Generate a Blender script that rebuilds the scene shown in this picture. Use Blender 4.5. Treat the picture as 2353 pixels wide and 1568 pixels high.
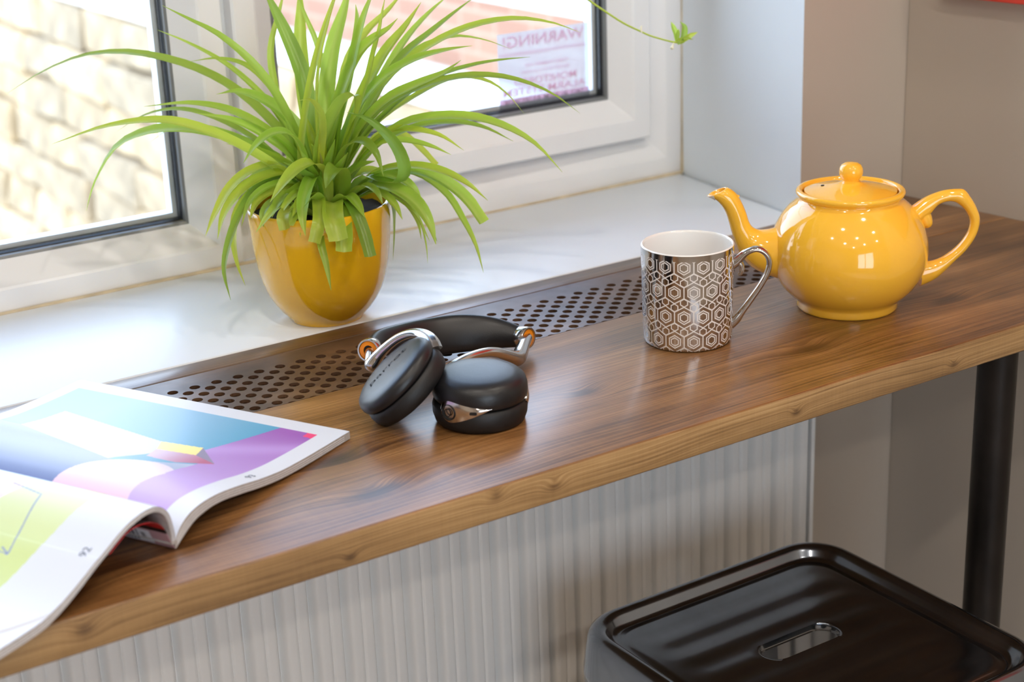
import bpy, bmesh, math, random
import numpy as np
from mathutils import Vector, Matrix

for o in list(bpy.data.objects):
    bpy.data.objects.remove(o)
scene = bpy.context.scene
COL = scene.collection
PI = math.pi

# ------------------------------------------------------------------ camera
RIGHT = Vector((0.83440226, -0.54988842, -0.03735754))
UP = Vector((0.21459457, 0.26169873, 0.94099041))
FWD = Vector((0.50766331, 0.79318125, -0.33636508))
EYE = Vector((-0.677465, -0.911540, 0.492235))
cam_d = bpy.data.cameras.new('camera')
cam = bpy.data.objects.new('camera', cam_d)
COL.objects.link(cam)
cam.matrix_world = Matrix(((RIGHT.x, UP.x, -FWD.x, EYE.x), (RIGHT.y, UP.y, -FWD.y, EYE.y),
                           (RIGHT.z, UP.z, -FWD.z, EYE.z), (0, 0, 0, 1)))
cam_d.sensor_width = 36.0
cam_d.lens = 3815.1 * 36.0 / 2353.0
cam_d.clip_start = 0.02
cam_d.clip_end = 200
cam_d.dof.use_dof = True
cam_d.dof.focus_distance = 1.38
cam_d.dof.aperture_fstop = 6.8
scene.camera = cam

# ------------------------------------------------------------------ world, sun, lamps, exposure
world = bpy.data.worlds.new('sky')
scene.world = world
world.use_nodes = True
wt = world.node_tree
wb = wt.nodes['Background']
wtc = wt.nodes.new('ShaderNodeTexCoord')
wsp = wt.nodes.new('ShaderNodeSeparateXYZ')
wrp = wt.nodes.new('ShaderNodeValToRGB')       # hazy day: white near the horizon, blue overhead
wt.links.new(wtc.outputs['Generated'], wsp.inputs[0])
wt.links.new(wsp.outputs[2], wrp.inputs[0])
wt.links.new(wrp.outputs[0], wb.inputs['Color'])
wrp.color_ramp.elements[0].position = 0.0
wrp.color_ramp.elements[0].color = (0.80, 0.90, 1.0, 1)
wrp.color_ramp.elements[1].position = 0.75
wrp.color_ramp.elements[1].color = (0.34, 0.52, 0.86, 1)
wb.inputs['Strength'].default_value = 6.9

def add_light(name, kind, loc, energy, color, size=0.1, aim=None):
    l = bpy.data.lights.new(name, kind)
    l.energy = energy
    l.color = color
    if kind == 'AREA':
        l.shape = 'DISK'
        l.size = size
    o = bpy.data.objects.new(name, l)
    o.location = loc
    if aim is not None:
        o.rotation_euler = (Vector(aim) - Vector(loc)).to_track_quat('-Z', 'Y').to_euler()
    COL.objects.link(o)
    return o
sun = add_light('sun', 'SUN', (0, 0, 5), 2.2, (1.0, 0.97, 0.93), aim=(2.4, 1.6, 5 - 2.3))
sun.data.angle = 0.02
for lx in (-1.35, -0.45, 0.45):
    for ly in (-0.35, -1.25, -2.15):
        add_light('downlight', 'AREA', (lx, ly, 1.49), 5.0, (1.0, 0.91, 0.80), size=0.07, aim=(lx, ly, 0))

scene.view_settings.view_transform = 'Standard'
scene.view_settings.look = 'None'
scene.view_settings.gamma = 1.0
scene.view_settings.exposure = -0.12
scene.view_settings.use_curve_mapping = False
try:
    scene.cycles.use_denoising = True
    scene.cycles.max_bounces = 10
    scene.cycles.transparent_max_bounces = 16
    scene.cycles.caustics_reflective = False
    scene.cycles.caustics_refractive = False
    scene.cycles.sample_clamp_indirect = 6.0
except Exception:
    pass

# ------------------------------------------------------------------ node helper
def lin(c):
    r = []
    for v in c[:3]:
        v = v / 255.0
        r.append(v / 12.92 if v <= 0.04045 else ((v + 0.055) / 1.055) ** 2.4)
    return (r[0], r[1], r[2], 1.0)

class G:
    """a material node tree with python expressions on sockets"""
    def __init__(self, name):
        self.m = bpy.data.materials.new(name)
        self.m.use_nodes = True
        self.t = self.m.node_tree
        self.b = self.t.nodes['Principled BSDF']
        self.out = self.t.nodes['Material Output']
    def n(self, typ, **kw):
        nd = self.t.nodes.new(typ)
        for k, v in kw.items():
            setattr(nd, k, v)
        return nd
    def put(self, sock, v):
        if isinstance(v, S):
            self.t.links.new(v.s, sock)
        elif hasattr(v, 'is_output'):
            self.t.links.new(v, sock)
        else:
            if isinstance(v, tuple) and len(v) == 3 and len(sock.default_value) == 4:
                v = v + (1.0,)
            sock.default_value = v
    def math(self, op, a, b=None, c=None):
        nd = self.n('ShaderNodeMath', operation=op)
        self.put(nd.inputs[0], a)
        if b is not None:
            self.put(nd.inputs[1], b)
        if c is not None:
            self.put(nd.inputs[2], c)
        return S(self, nd.outputs[0])
    def coord(self, which='Object'):
        nd = self.n('ShaderNodeTexCoord')
        sp = self.n('ShaderNodeSeparateXYZ')
        self.t.links.new(nd.outputs[which], sp.inputs[0])
        return [S(self, sp.outputs[i]) for i in range(3)], nd.outputs[which]
    def vec(self, x, y, z=0.0):
        nd = self.n('ShaderNodeCombineXYZ')
        for i, v in enumerate((x, y, z)):
            self.put(nd.inputs[i], v)
        return nd.outputs[0]
    def noise(self, vec, scale=1.0, detail=3.0, rough=0.5, color=False):
        nd = self.n('ShaderNodeTexNoise')
        if vec is not None:
            self.put(nd.inputs['Vector'], vec)
        nd.inputs['Scale'].default_value = scale
        nd.inputs['Detail'].default_value = detail
        nd.inputs['Roughness'].default_value = rough
        return nd.outputs['Color'] if color else S(self, nd.outputs[0])
    def ramp(self, fac, stops):
        nd = self.n('ShaderNodeValToRGB')
        cr = nd.color_ramp
        while len(cr.elements) < len(stops):
            cr.elements.new(0.5)
        for e, (p, c) in zip(cr.elements, stops):
            e.position = p
            e.color = c if len(c) == 4 else tuple(c) + (1.0,)
        self.put(nd.inputs[0], fac)
        return nd.outputs[0]
    def mix(self, fac, a, b, mode='MIX'):
        nd = self.n('ShaderNodeMix', data_type='RGBA', blend_type=mode)
        self.put(nd.inputs[0], fac)
        self.put(nd.inputs[6], a)
        self.put(nd.inputs[7], b)
        return nd.outputs[2]
    def bump(self, h, strength=0.2, dist=0.001):
        nd = self.n('ShaderNodeBump')
        nd.inputs['Strength'].default_value = strength
        nd.inputs['Distance'].default_value = dist
        self.put(nd.inputs['Height'], h)
        self.t.links.new(nd.outputs[0], self.b.inputs['Normal'])
    def set(self, **kw):
        names = dict(color='Base Color', rough='Roughness', metal='Metallic', coat='Coat Weight', coat_rough='Coat Roughness',
                     spec='Specular IOR Level', aniso='Anisotropic')
        for k, v in kw.items():
            self.put(self.b.inputs[names[k]], v)
        return self

class S:
    def __init__(self, g, s):
        self.g = g
        self.s = s
    def __add__(self, o): return self.g.math('ADD', self, o)
    __radd__ = __add__
    def __sub__(self, o): return self.g.math('SUBTRACT', self, o)
    def __rsub__(self, o): return self.g.math('SUBTRACT', o, self)
    def __mul__(self, o): return self.g.math('MULTIPLY', self, o)
    __rmul__ = __mul__
    def __truediv__(self, o): return self.g.math('DIVIDE', self, o)
    def __lt__(self, o): return self.g.math('LESS_THAN', self, o)
    def __gt__(self, o): return self.g.math('GREATER_THAN', self, o)
    def abs(self): return self.g.math('ABSOLUTE', self)
    def max(self, o): return self.g.math('MAXIMUM', self, o)
    def min(self, o): return self.g.math('MINIMUM', self, o)
    def floor(self): return self.g.math('FLOOR', self)
    def fract(self): return self.g.math('FRACT', self)
    def sin(self): return self.g.math('SINE', self)
    def exp(self): return self.g.math('EXPONENT', self)
    def clamp(self):
        r = self.g.math('ADD', self, 0.0)
        r.s.node.use_clamp = True
        return r

def plain(name, rgb, rough=0.5, metal=0.0, coat=0.0, var=0.0, scale=8.0, bump=0.0, spec=0.5, coat_rough=0.05):
    g = G(name)
    base = lin(rgb)
    g.set(color=base, rough=rough, metal=metal, coat=coat, spec=spec, coat_rough=coat_rough)
    if var > 0:
        _, co = g.coord()
        nz = g.noise(co, scale, 4)
        dk = tuple(v * (1 - var) for v in base[:3]) + (1,)
        lt = tuple(min(1, v * (1 + var * 0.6)) for v in base[:3]) + (1,)
        g.set(color=g.ramp(nz, [(0.3, dk), (0.7, lt)]))
    if bump > 0:
        _, co = g.coord()
        g.bump(g.noise(co, scale * 60, 3), bump, 0.0004)
    return g.m

def wood(name, knots, ax, stops, rough, freq=46.0, stretch=1.0, swirl=1.0, lacquer=0.35):
    """pine: grain runs along X; ax picks the across axis (1 = Y on the top, 2 = Z on the edge)"""
    g = G(name)
    (x, y, z), co = g.coord()
    v = y if ax == 1 else z
    d = 0.0
    knot = None
    for (kx, kv, r) in knots:
        dx = (x - kx) / (r * (2.1 if ax == 1 else 1.5))
        dv = (v - kv) / r
        d2 = dx * dx + dv * dv
        e = (d2 * -0.55).exp()
        d = e * (r * 1.15) + d
        kk = (d2 * -1.6).exp()
        knot = kk if knot is None else knot + kk
    warp = g.noise(g.vec(x * 2.2, v * 7.0, z * 2.0 if ax == 1 else y * 2.0), 1.0, 2, 0.5)
    vv = v + (warp - 0.5) * (0.045 * swirl) + d
    # growth rings, uneven in width, with thin pale latewood lines
    big = g.noise(g.vec(x * 0.6, vv * freq * 0.6, 0.0), 1.0, 2, 0.55)
    ring = g.noise(g.vec(x * 1.3, vv * freq * 7.5, 3.0), 1.0, 2, 0.6)
    line = g.noise(g.vec(x * 1.8, vv * freq * 12.5, 9.0), 1.0, 1, 0.5)
    line = ((line - 0.5).abs() * -9.0 + 1.0).max(0.0)
    fine = g.noise(g.vec(x * 12.0, vv * freq * 20.0, 7.0), 1.0, 2, 0.6)
    blot = g.noise(g.vec(x * 4.5, v * 15.0, 2.0), 1.0, 4, 0.62)
    cross = g.noise(g.vec(x * 420.0, v * 14.0, 5.0), 1.0, 2, 0.5)
    f = big * 0.40 + ring * 0.66 + fine * 0.46 + blot * 0.95 + cross * 0.08 + line * 0.15 - 0.80
    if knot is not None:
        f = f - knot.clamp() * 0.30
    colr = g.ramp(f, stops)
    g.set(color=colr, rough=rough + (fine - 0.5) * 0.16, coat=lacquer, coat_rough=0.2)
    g.bump(ring * 0.6 + fine * 0.6 + cross * 0.25, 0.16, 0.0005)
    return g

# ------------------------------------------------------------------ mesh helpers
def tag(o, label=None, cat=None, group=None, kind=None):
    if label: o['label'] = label
    if cat: o['category'] = cat
    if group: o['group'] = group
    if kind: o['kind'] = kind
    return o

def empty(name, loc=(0, 0, 0), rz=0.0):
    o = bpy.data.objects.new(name, None)
    o.location = loc
    o.rotation_euler = (0, 0, rz)
    o.empty_display_size = 0.02
    COL.objects.link(o)
    return o

def link_mesh(name, me, mat, parent=None, smooth=True, angle=None):
    if mat is not None and len(me.materials) == 0:
        me.materials.append(mat)
    if smooth:
        me.polygons.foreach_set('use_smooth', [True] * len(me.polygons))
        if angle is not None:
            me.set_sharp_from_angle(angle=angle)
    me.update()
    o = bpy.data.objects.new(name, me)
    COL.objects.link(o)
    if parent is not None:
        o.parent = parent
        if parent.type == 'EMPTY':           # parts are given in world coordinates
            pm = Matrix.Translation(parent.location) @ parent.rotation_euler.to_matrix().to_4x4()
            o.matrix_parent_inverse = pm.inverted()
    return o

def obj(name, verts, faces, mat, parent=None, smooth=True, angle=0.7):
    me = bpy.data.meshes.new(name)
    me.from_pydata([tuple(v) for v in verts], [], faces)
    me.validate()
    bm = bmesh.new()
    bm.from_mesh(me)
    bmesh.ops.recalc_face_normals(bm, faces=bm.faces)
    bm.to_mesh(me)
    bm.free()
    return link_mesh(name, me, mat, parent, smooth, angle)

def bm_obj(name, bm, mat, parent=None, smooth=True, angle=0.7):
    bmesh.ops.recalc_face_normals(bm, faces=bm.faces)
    me = bpy.data.meshes.new(name)
    bm.to_mesh(me)
    bm.free()
    return link_mesh(name, me, mat, parent, smooth, angle)

def prism(name, pts, z0, z1, mat, parent=None, bevel=0.0, seg=2):
    """vertical prism over a plan polygon"""
    bm = bmesh.new()
    lo = [bm.verts.new((p[0], p[1], z0)) for p in pts]
    hi = [bm.verts.new((p[0], p[1], z1)) for p in pts]
    bm.faces.new(lo)
    bm.faces.new(hi)
    n = len(pts)
    for i in range(n):
        bm.faces.new((lo[i], lo[(i + 1) % n], hi[(i + 1) % n], hi[i]))
    if bevel > 0:
        bmesh.ops.bevel(bm, geom=list(bm.edges), offset=bevel, segments=seg, affect='EDGES', profile=0.5)
    return bm_obj(name, bm, mat, parent, True, 0.6)

def box(name, a, b, mat, parent=None, bevel=0.0, seg=2):
    return prism(name, [(a[0], a[1]), (b[0], a[1]), (b[0], b[1]), (a[0], b[1])], a[2], b[2], mat, parent, bevel, seg)

def lathe(name, prof, mat, parent=None, center=(0, 0, 0), seg=64, axis=None, closed=False):
    """spin (r, z) profile about an axis"""
    M = Matrix.Identity(3)
    if axis is not None:
        M = Vector((0, 0, 1)).rotation_difference(Vector(axis).normalized()).to_matrix()
    V, F = [], []
    C = Vector(center)
    rows = []
    for (r, z) in prof:
        if r < 1e-6:
            rows.append([len(V)])
            V.append(C + M @ Vector((0, 0, z)))
        else:
            rows.append(list(range(len(V), len(V) + seg)))
            for i in range(seg):
                a = 2 * PI * i / seg
                V.append(C + M @ Vector((r * math.cos(a), r * math.sin(a), z)))
    rr = rows + ([rows[0]] if closed else [])
    for A, B in zip(rr[:-1], rr[1:]):
        for i in range(seg):
            j = (i + 1) % seg
            if len(A) == 1 and len(B) == 1:
                continue
            if len(A) == 1:
                F.append((A[0], B[i], B[j]))
            elif len(B) == 1:
                F.append((A[i], A[j], B[0]))
            else:
                F.append((A[i], A[j], B[j], B[i]))
    return obj(name, V, F, mat, parent, True, 0.9)

def sub(o, part, label=None):
    """hang a finished piece under a part (parts sit at the world origin, so no offset is needed)"""
    o.parent = part
    o.matrix_parent_inverse = Matrix.Identity(4)
    if label: o['label'] = label
    return o

def spline(P, n):
    """Catmull-Rom through points (any width), n samples"""
    P = np.array(P, float)
    seg = np.linalg.norm(np.diff(P[:, :3], axis=0), axis=1) ** 0.5
    t = np.r_[0, np.cumsum(seg)]
    Q = np.vstack([2 * P[0] - P[1], P, 2 * P[-1] - P[-2]])
    tt = np.r_[t[0] - (t[1] - t[0]), t, t[-1] + (t[-1] - t[-2])]
    out = []
    for s in np.linspace(t[0], t[-1], n):
        i = min(max(np.searchsorted(t, s, side='right') - 1, 0), len(P) - 2)
        p0, p1, p2, p3 = Q[i:i + 4]
        t0, t1, t2, t3 = tt[i:i + 4]
        a1 = (t1 - s) / (t1 - t0) * p0 + (s - t0) / (t1 - t0) * p1
        a2 = (t2 - s) / (t2 - t1) * p1 + (s - t1) / (t2 - t1) * p2
        a3 = (t3 - s) / (t3 - t2) * p2 + (s - t2) / (t3 - t2) * p3
        b1 = (t2 - s) / (t2 - t0) * a1 + (s - t0) / (t2 - t0) * a2
        b2 = (t3 - s) / (t3 - t1) * a2 + (s - t1) / (t3 - t1) * a3
        out.append((t2 - s) / (t2 - t1) * b1 + (s - t1) / (t2 - t1) * b2)
    return np.array(out)

def tube(name, pts, mat, parent=None, n=40, seg=16, ref=(0, 0, 1), cap=True, open_end=False, wall=0.0):
    """pts rows: x y z ra [rb]; ra across (side), rb along ref-ish"""
    P = [tuple(p) + ((p[3],) if len(p) == 4 else ()) for p in pts]
    Q = spline(P, n)
    V, F = [], []
    c = Q[:, :3]
    T = np.gradient(c, axis=0)
    T /= np.linalg.norm(T, axis=1)[:, None]
    up = np.array(ref, float)
    for i in range(n):
        side = np.cross(T[i], up)
        if np.linalg.norm(side) < 1e-3:
            side = np.array([1.0, 0, 0])
        side /= np.linalg.norm(side)
        nr = np.cross(side, T[i])
        up = nr if abs(np.dot(nr, up)) > 0.05 else up
        for k in range(seg):
            a = 2 * PI * k / seg
            V.append(c[i] + side * Q[i, 3] * math.cos(a) + nr * Q[i, 4] * math.sin(a))
    for i in range(n - 1):
        for k in range(seg):
            j = (k + 1) % seg
            F.append((i * seg + k, i * seg + j, (i + 1) * seg + j, (i + 1) * seg + k))
    if cap:
        F.append(tuple(range(seg)))
        if not open_end:
            F.append(tuple(range((n - 1) * seg, n * seg)))
    if open_end:
        # rolled lip and a bore going back down the tube
        last = (n - 1) * seg
        rings = [last]
        for depth, sc in ((0.0, 0.78), (wall, 0.72), (wall * 4, 0.6)):
            st = len(V)
            for k in range(seg):
                p = np.array(V[last + k])
                V.append(c[-1] + (p - c[-1]) * sc - T[-1] * depth)
            rings.append(st)
        for a, b in zip(rings[:-1], rings[1:]):
            for k in range(seg):
                j = (k + 1) % seg
                F.append((a + k, a + j, b + j, b + k))
        F.append(tuple(range(rings[-1], rings[-1] + seg)))
    return obj(name, V, F, mat, parent, True, 1.0)

def rrect(w, h, r, n=8):
    """rounded rectangle outline, centred, counter-clockwise"""
    out = []
    for cx, cy, a0 in ((w / 2 - r, h / 2 - r, 0), (-w / 2 + r, h / 2 - r, 90), (-w / 2 + r, -h / 2 + r, 180), (w / 2 - r, -h / 2 + r, 270)):
        for i in range(n + 1):
            a = math.radians(a0 + 90.0 * i / n)
            out.append((cx + r * math.cos(a), cy + r * math.sin(a)))
    return out

def text_mesh(name, body, size, mat, M, parent=None, mirror=False, extrude=0.0, bold=False, width=None, align='CENTER'):
    cu = bpy.data.curves.new(name, 'FONT')
    cu.body = body
    cu.size = size
    cu.align_x = align
    cu.align_y = 'CENTER'
    cu.extrude = extrude
    cu.resolution_u = 3
    if bold:
        cu.offset = size * 0.02
    t = bpy.data.objects.new(name + '_tmp', cu)
    COL.objects.link(t)
    dg = bpy.context.evaluated_depsgraph_get()
    me = bpy.data.meshes.new_from_object(t.evaluated_get(dg))
    bpy.data.objects.remove(t)
    bpy.data.curves.remove(cu)
    me.name = name
    sx = -1.0 if mirror else 1.0
    if width:
        xs = [v.co.x for v in me.vertices]
        sx *= width / max(1e-6, max(xs) - min(xs))
    me.transform(Matrix.Diagonal((sx, 1, 1, 1)))
    me.transform(M)
    if mirror:
        me.flip_normals()
    me.materials.clear()
    return link_mesh(name, me, mat, parent, False)
# ------------------------------------------------------------------ materials
M_WALL = plain('wall_paint', (187, 175, 161), 0.75, var=0.03, scale=3, spec=0.3)
M_REVEAL = plain('white_reveal_sky_tint', (230, 237, 244), 0.7, var=0.02, scale=3, spec=0.3)  # white paint with the blue of the skylight tinted into its colour
M_CEIL = plain('ceiling_paint', (235, 233, 228), 0.9)
M_FLOOR = plain('floor_boards', (198, 184, 168), 0.5, var=0.15, scale=5)
M_UPVC = plain('white_upvc', (236, 236, 237), 0.28, var=0.015, scale=4)
M_SILL = plain('white_sill_sky_tint', (228, 235, 243), 0.32, var=0.02, scale=5)  # white board, the reflected blue sky tinted into its colour
M_GASKET = plain('black_rubber_gasket', (40, 43, 48), 0.25)
M_SEAL = plain('stained_sealant', (206, 190, 160), 0.7, var=0.25, scale=40)
M_RAD = plain('radiator_enamel', (226, 224, 221), 0.2, spec=0.5)
M_STEEL = plain('raw_black_steel', (40, 36, 34), 0.38, metal=0.7, var=0.3, scale=25)
M_YEL = plain('yellow_glaze', (250, 190, 56), 0.08, coat=0.6, coat_rough=0.03)
M_POT = plain('mustard_glaze', (230, 174, 22), 0.12, coat=0.5, coat_rough=0.04)
M_CHIP = plain('bare_white_clay', (238, 232, 222), 0.6)
M_SOIL = plain('potting_soil', (44, 32, 24), 0.95, var=0.5, scale=120, bump=0.8)
M_LEATHER = plain('black_leather', (22, 22, 25), 0.36, bump=0.25, scale=22)
M_FOAM = plain('black_cushion', (15, 15, 17), 0.52, bump=0.25, scale=14)
M_LETTER = plain('pressed_leather', (6, 6, 7), 0.9)
M_ALU = plain('polished_aluminium', (205, 200, 196), 0.16, metal=1.0)
M_ORANGE = plain('orange_ring', (240, 140, 20), 0.3)
M_DARK = plain('dark_recess', (10, 10, 11), 0.5)
M_PAGE = plain('page_paper', (222, 222, 227), 0.4)
M_PAGE_EDGE = plain('page_edges', (180, 172, 166), 0.8, var=0.12, scale=300)
M_INK = plain('grey_ink', (92, 96, 110), 0.5)
M_BLACKINK = plain('black_ink', (24, 22, 24), 0.5)
M_MUGIN = plain('white_glaze', (240, 238, 234), 0.12, coat=0.4)
M_CHROME = plain('silver_lustre', (196, 192, 188), 0.09, metal=1.0)
M_RED = plain('red_canvas', (226, 62, 40), 0.5, var=0.05)
M_REDPRINT = plain('faded_red_print', (236, 150, 160), 0.6)
M_DECAL = plain('translucent_white_decal', (228, 230, 236), 0.5)
M_COPING = plain('pale_coping', (238, 234, 226), 0.8, var=0.05)
M_GROUND = plain('pale_yard', (214, 208, 198), 0.9, var=0.1, scale=2)

g = G('clear_glass')
tr = g.n('ShaderNodeBsdfTransparent')
gl = g.n('ShaderNodeBsdfGlossy')
gl.inputs['Roughness'].default_value = 0.0
tr.inputs[0].default_value = (0.97, 0.98, 0.98, 1)
fr = g.n('ShaderNodeFresnel')
fr.inputs[0].default_value = 1.25
mx = g.n('ShaderNodeMixShader')
g.t.links.new(fr.outputs[0], mx.inputs[0])
g.t.links.new(tr.outputs[0], mx.inputs[1])
g.t.links.new(gl.outputs[0], mx.inputs[2])
g.t.links.new(mx.outputs[0], g.out.inputs[0])
M_GLASS = g.m

top_stops = [(0.10, lin((52, 31, 15))), (0.34, lin((86, 55, 28))), (0.52, lin((124, 85, 47))), (0.70, lin((154, 110, 65))), (0.92, lin((186, 142, 94)))]
M_WOOD = wood('stained_pine_top', [(.253, .072, .011), (.439, .087, .012), (-.184, .046, .012), (-.177, .113, .010), (.041, .107, .010), (.60, .05, .012), (.42, .20, .010), (-.42, .03, .011)],
              1, top_stops, 0.33).m
edge_stops = [(0.12, lin((84, 60, 36))), (0.36, lin((122, 91, 56))), (0.55, lin((152, 117, 74))), (0.75, lin((176, 140, 94))), (0.95, lin((198, 164, 118)))]
M_EDGE = wood('stained_pine_edge', [(-.4155, -.0118, .0062), (-.1126, -.0075, .005), (-.0621, -.0135, .005), (-.2306, -.0190, .004), (.1726, -.0160, .004), (.3527, -.0175, .004)],
              2, edge_stops, 0.5, freq=95.0, swirl=0.8, lacquer=0.1).m
M_STRIP = wood('dark_stained_strip', [], 1, [(0.1, lin((40, 26, 17))), (0.4, lin((70, 48, 32))), (0.65, lin((98, 70, 47))), (0.95, lin((138, 104, 74)))], 0.34).m
M_UNDER = wood('unstained_batten', [], 1, [(0.1, lin((112, 84, 52))), (0.5, lin((152, 118, 76))), (0.9, lin((176, 142, 98)))], 0.6).m
g = G('painted_perforated_sheet')
(x, y, z), co = g.coord()
nz = g.noise(g.vec(x * 9, y * 22, 0.0), 1.0, 5, 0.6)
g.set(color=g.ramp(nz, [(0.25, lin((52, 37, 28))), (0.5, lin((82, 60, 45))), (0.75, lin((118, 88, 62)))]), rough=g.noise(g.vec(x * 60, y * 60, 1.0), 1.0, 3) * 0.2 + 0.26)
M_SHEET = g.m

# stool: dark lacquered gunmetal
g = G('gunmetal_lacquer')
(x, y, z), co = g.coord()
nz = g.noise(co, 9.0, 4)
br = g.noise(g.vec(x * 6.0, y * 260.0, z * 40.0), 1.0, 2)
g.set(color=g.ramp(nz, [(0.3, lin((106, 112, 121))), (0.7, lin((132, 138, 147)))]), metal=1.0, rough=br * 0.07 + 0.17, coat=0.9, coat_rough=0.10)
M_GUN = g.m

# stone and brick out of doors
M_STONE = []
for i, rgb in enumerate(((182, 158, 122), (168, 147, 116), (192, 168, 132), (162, 143, 115), (175, 152, 118))):
    M_STONE.append(plain('rough_stone_%s' % 'abcde'[i], rgb, 0.95, var=0.35, scale=7, bump=0.3))
M_MORTAR = plain('stone_mortar', (176, 160, 134), 0.95)
g = G('red_brickwork')
(x, y, z), co = g.coord()
bk = g.n('ShaderNodeTexBrick')
g.t.links.new(g.vec(y * 4.4, z * 4.4, 0.0), bk.inputs['Vector'])
bk.inputs['Color1'].default_value = lin((162, 120, 96))
bk.inputs['Color2'].default_value = lin((146, 108, 88))
bk.inputs['Mortar'].default_value = lin((162, 136, 114))
bk.inputs['Scale'].default_value = 1.0
bk.inputs['Row Height'].default_value = 0.33
bk.inputs['Brick Width'].default_value = 1.0
bk.inputs['Mortar Size'].default_value = 0.03
g.set(color=bk.outputs['Color'], rough=0.9)
M_BRICK = g.m

# ------------------------------------------------------------------ the room
FZ, CZ = -0.89, 1.50
RY0 = -3.0
def wall_x(y):                       # right-hand wall, slightly out of square
    return 0.6813 - 0.0975 * (y - 0.3756)
WX0, WX1, WZ1 = -1.05, 0.5597, 1.02  # window opening
def struct(o):
    o['kind'] = 'structure'
    return o
struct(box('floor', (-2.4, RY0, FZ - 0.06), (1.25, 0.72, FZ), M_FLOOR))
struct(box('ceiling', (-2.4, RY0, CZ), (1.25, 0.75, CZ + 0.08), M_CEIL))
struct(box('wall_left', (-2.5, RY0, FZ), (-2.4, 0.72, CZ), M_WALL))
# back wall with the shop window behind the camera
bm = bmesh.new()
BX0, BX1, BZ0, BZ1 = -1.60, -0.10, -0.55, 1.05
def add_box(bm, a, b):
    r = bmesh.ops.create_cube(bm, size=1.0)
    for v in r['verts']:
        v.co = Vector([a[i] + (b[i] - a[i]) * (v.co[i] + 0.5) for i in range(3)])
add_box(bm, (-2.5, RY0 - 0.1, FZ), (BX0, RY0, CZ))
add_box(bm, (BX1, RY0 - 0.1, FZ), (1.25, RY0, CZ))
add_box(bm, (BX0, RY0 - 0.1, FZ), (BX1, RY0, BZ0))
add_box(bm, (BX0, RY0 - 0.1, BZ1), (BX1, RY0, CZ))
struct(bm_obj('wall_back', bm, M_WALL, None, False))
struct(prism('wall_right', [(wall_x(0.381), 0.381), (wall_x(RY0), RY0), (wall_x(RY0) + 0.1, RY0), (wall_x(0.381) + 0.12, 0.381)], FZ, CZ, M_WALL))
# window wall: below the sill, the two piers and the lintel, one plastered mass
bm = bmesh.new()
def add_prism(bm, pts, z0, z1):
    lo = [bm.verts.new((p[0], p[1], z0)) for p in pts]
    hi = [bm.verts.new((p[0], p[1], z1)) for p in pts]
    bm.faces.new(lo); bm.faces.new(hi)
    for i in range(len(pts)):
        j = (i + 1) % len(pts)
        bm.faces.new((lo[i], lo[j], hi[j], hi[i]))
add_prism(bm, [(WX0, 0.382), (0.5276, 0.382), (0.5600, 0.626), (0.5600, 0.72), (WX0, 0.72)], FZ, -0.03)
add_prism(bm, [(0.5276, 0.382), (0.95, 0.382), (0.95, 0.72), (0.5600, 0.72), (0.5600, 0.626)], FZ, CZ)
add_prism(bm, [(-2.4, 0.382), (-1.02, 0.382), (WX0, 0.626), (WX0, 0.72), (-2.4, 0.72)], FZ, CZ)
add_prism(bm, [(-1.02, 0.382), (0.5276, 0.382), (0.5600, 0.626), (0.5600, 0.72), (WX0, 0.72), (WX0, 0.626)], WZ1, CZ)
wf = struct(bm_obj('wall_front', bm, M_WALL, None, False))
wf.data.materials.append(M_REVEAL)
for p in wf.data.polygons:           # the window reveals are white with a skylight tint, the wall greige
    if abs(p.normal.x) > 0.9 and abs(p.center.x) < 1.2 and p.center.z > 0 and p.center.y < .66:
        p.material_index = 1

# window sill board
sill_pts = [(-1.02, 0.3805), (0.5272, 0.3805), (0.5598, 0.66), (WX0, 0.66)]
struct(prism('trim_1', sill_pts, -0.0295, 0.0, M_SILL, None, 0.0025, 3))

# ------------------------------------------------------------------ window
win = empty('window_1', (WX0, 0.64, 0))
win['kind'] = 'structure'
def ring(name, x0, x1, z0, z1, prof, mat, parent, left=None):
    """mitred frame: prof rows (inset, y), swept round the rectangle"""
    V, F = [], []
    L = left or prof
    for (d, y), (dl, yl) in zip(prof, L):
        V += [(x0 + dl, yl if left else y, z0 + d), (x1 - d, y, z0 + d), (x1 - d, y, z1 - d), (x0 + dl, yl if left else y, z1 - d)]
    n = len(prof)
    for i in range(n - 1):
        for k in range(4):
            j = (k + 1) % 4
            F.append((i * 4 + k, i * 4 + j, (i + 1) * 4 + j, (i + 1) * 4 + k))
    return obj(name, V, F, mat, parent, False)
win2 = empty('window_2', ((BX0 + BX1) / 2, RY0 - .05, BZ0))
win2['kind'] = 'structure'
ring('window_frame', BX0, BX1, BZ0, BZ1, [(0, RY0 - .08), (0, RY0 - .02), (.06, RY0 - .02), (.06, RY0 - .08)], M_UPVC, win2)
box('glazing_bar', ((BX0 + BX1) / 2 - .03, RY0 - .08, BZ0 + .06), ((BX0 + BX1) / 2 + .03, RY0 - .02, BZ1 - .06), M_UPVC, win2, .002, 1)
box('pane', (BX0 + .055, RY0 - .055, BZ0 + .055), (BX1 - .055, RY0 - .050, BZ1 - .055), M_GLASS, win2)
MX = -0.0190
fixed = [(0, .70), (0, .625), (.0225, .625), (.0250, .6262), (.0470, .6475), (.0474, .650)]
frame_l = ring('window_frame', WX0, MX, 0.0, WZ1, fixed, M_UPVC, win)
frame2 = [(0, .70), (0, .625), (.0225, .625), (.0250, .6257), (.0520, .6350), (.0540, .70)]
leftp = [(0, .70), (0, .6385), (.0130, .6385), (.0150, .639), (.0400, .648), (.0420, .70)]
ring('window_frame', MX + 0.0004, WX1, 0.0, WZ1, frame2, M_UPVC, win, leftp)
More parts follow.
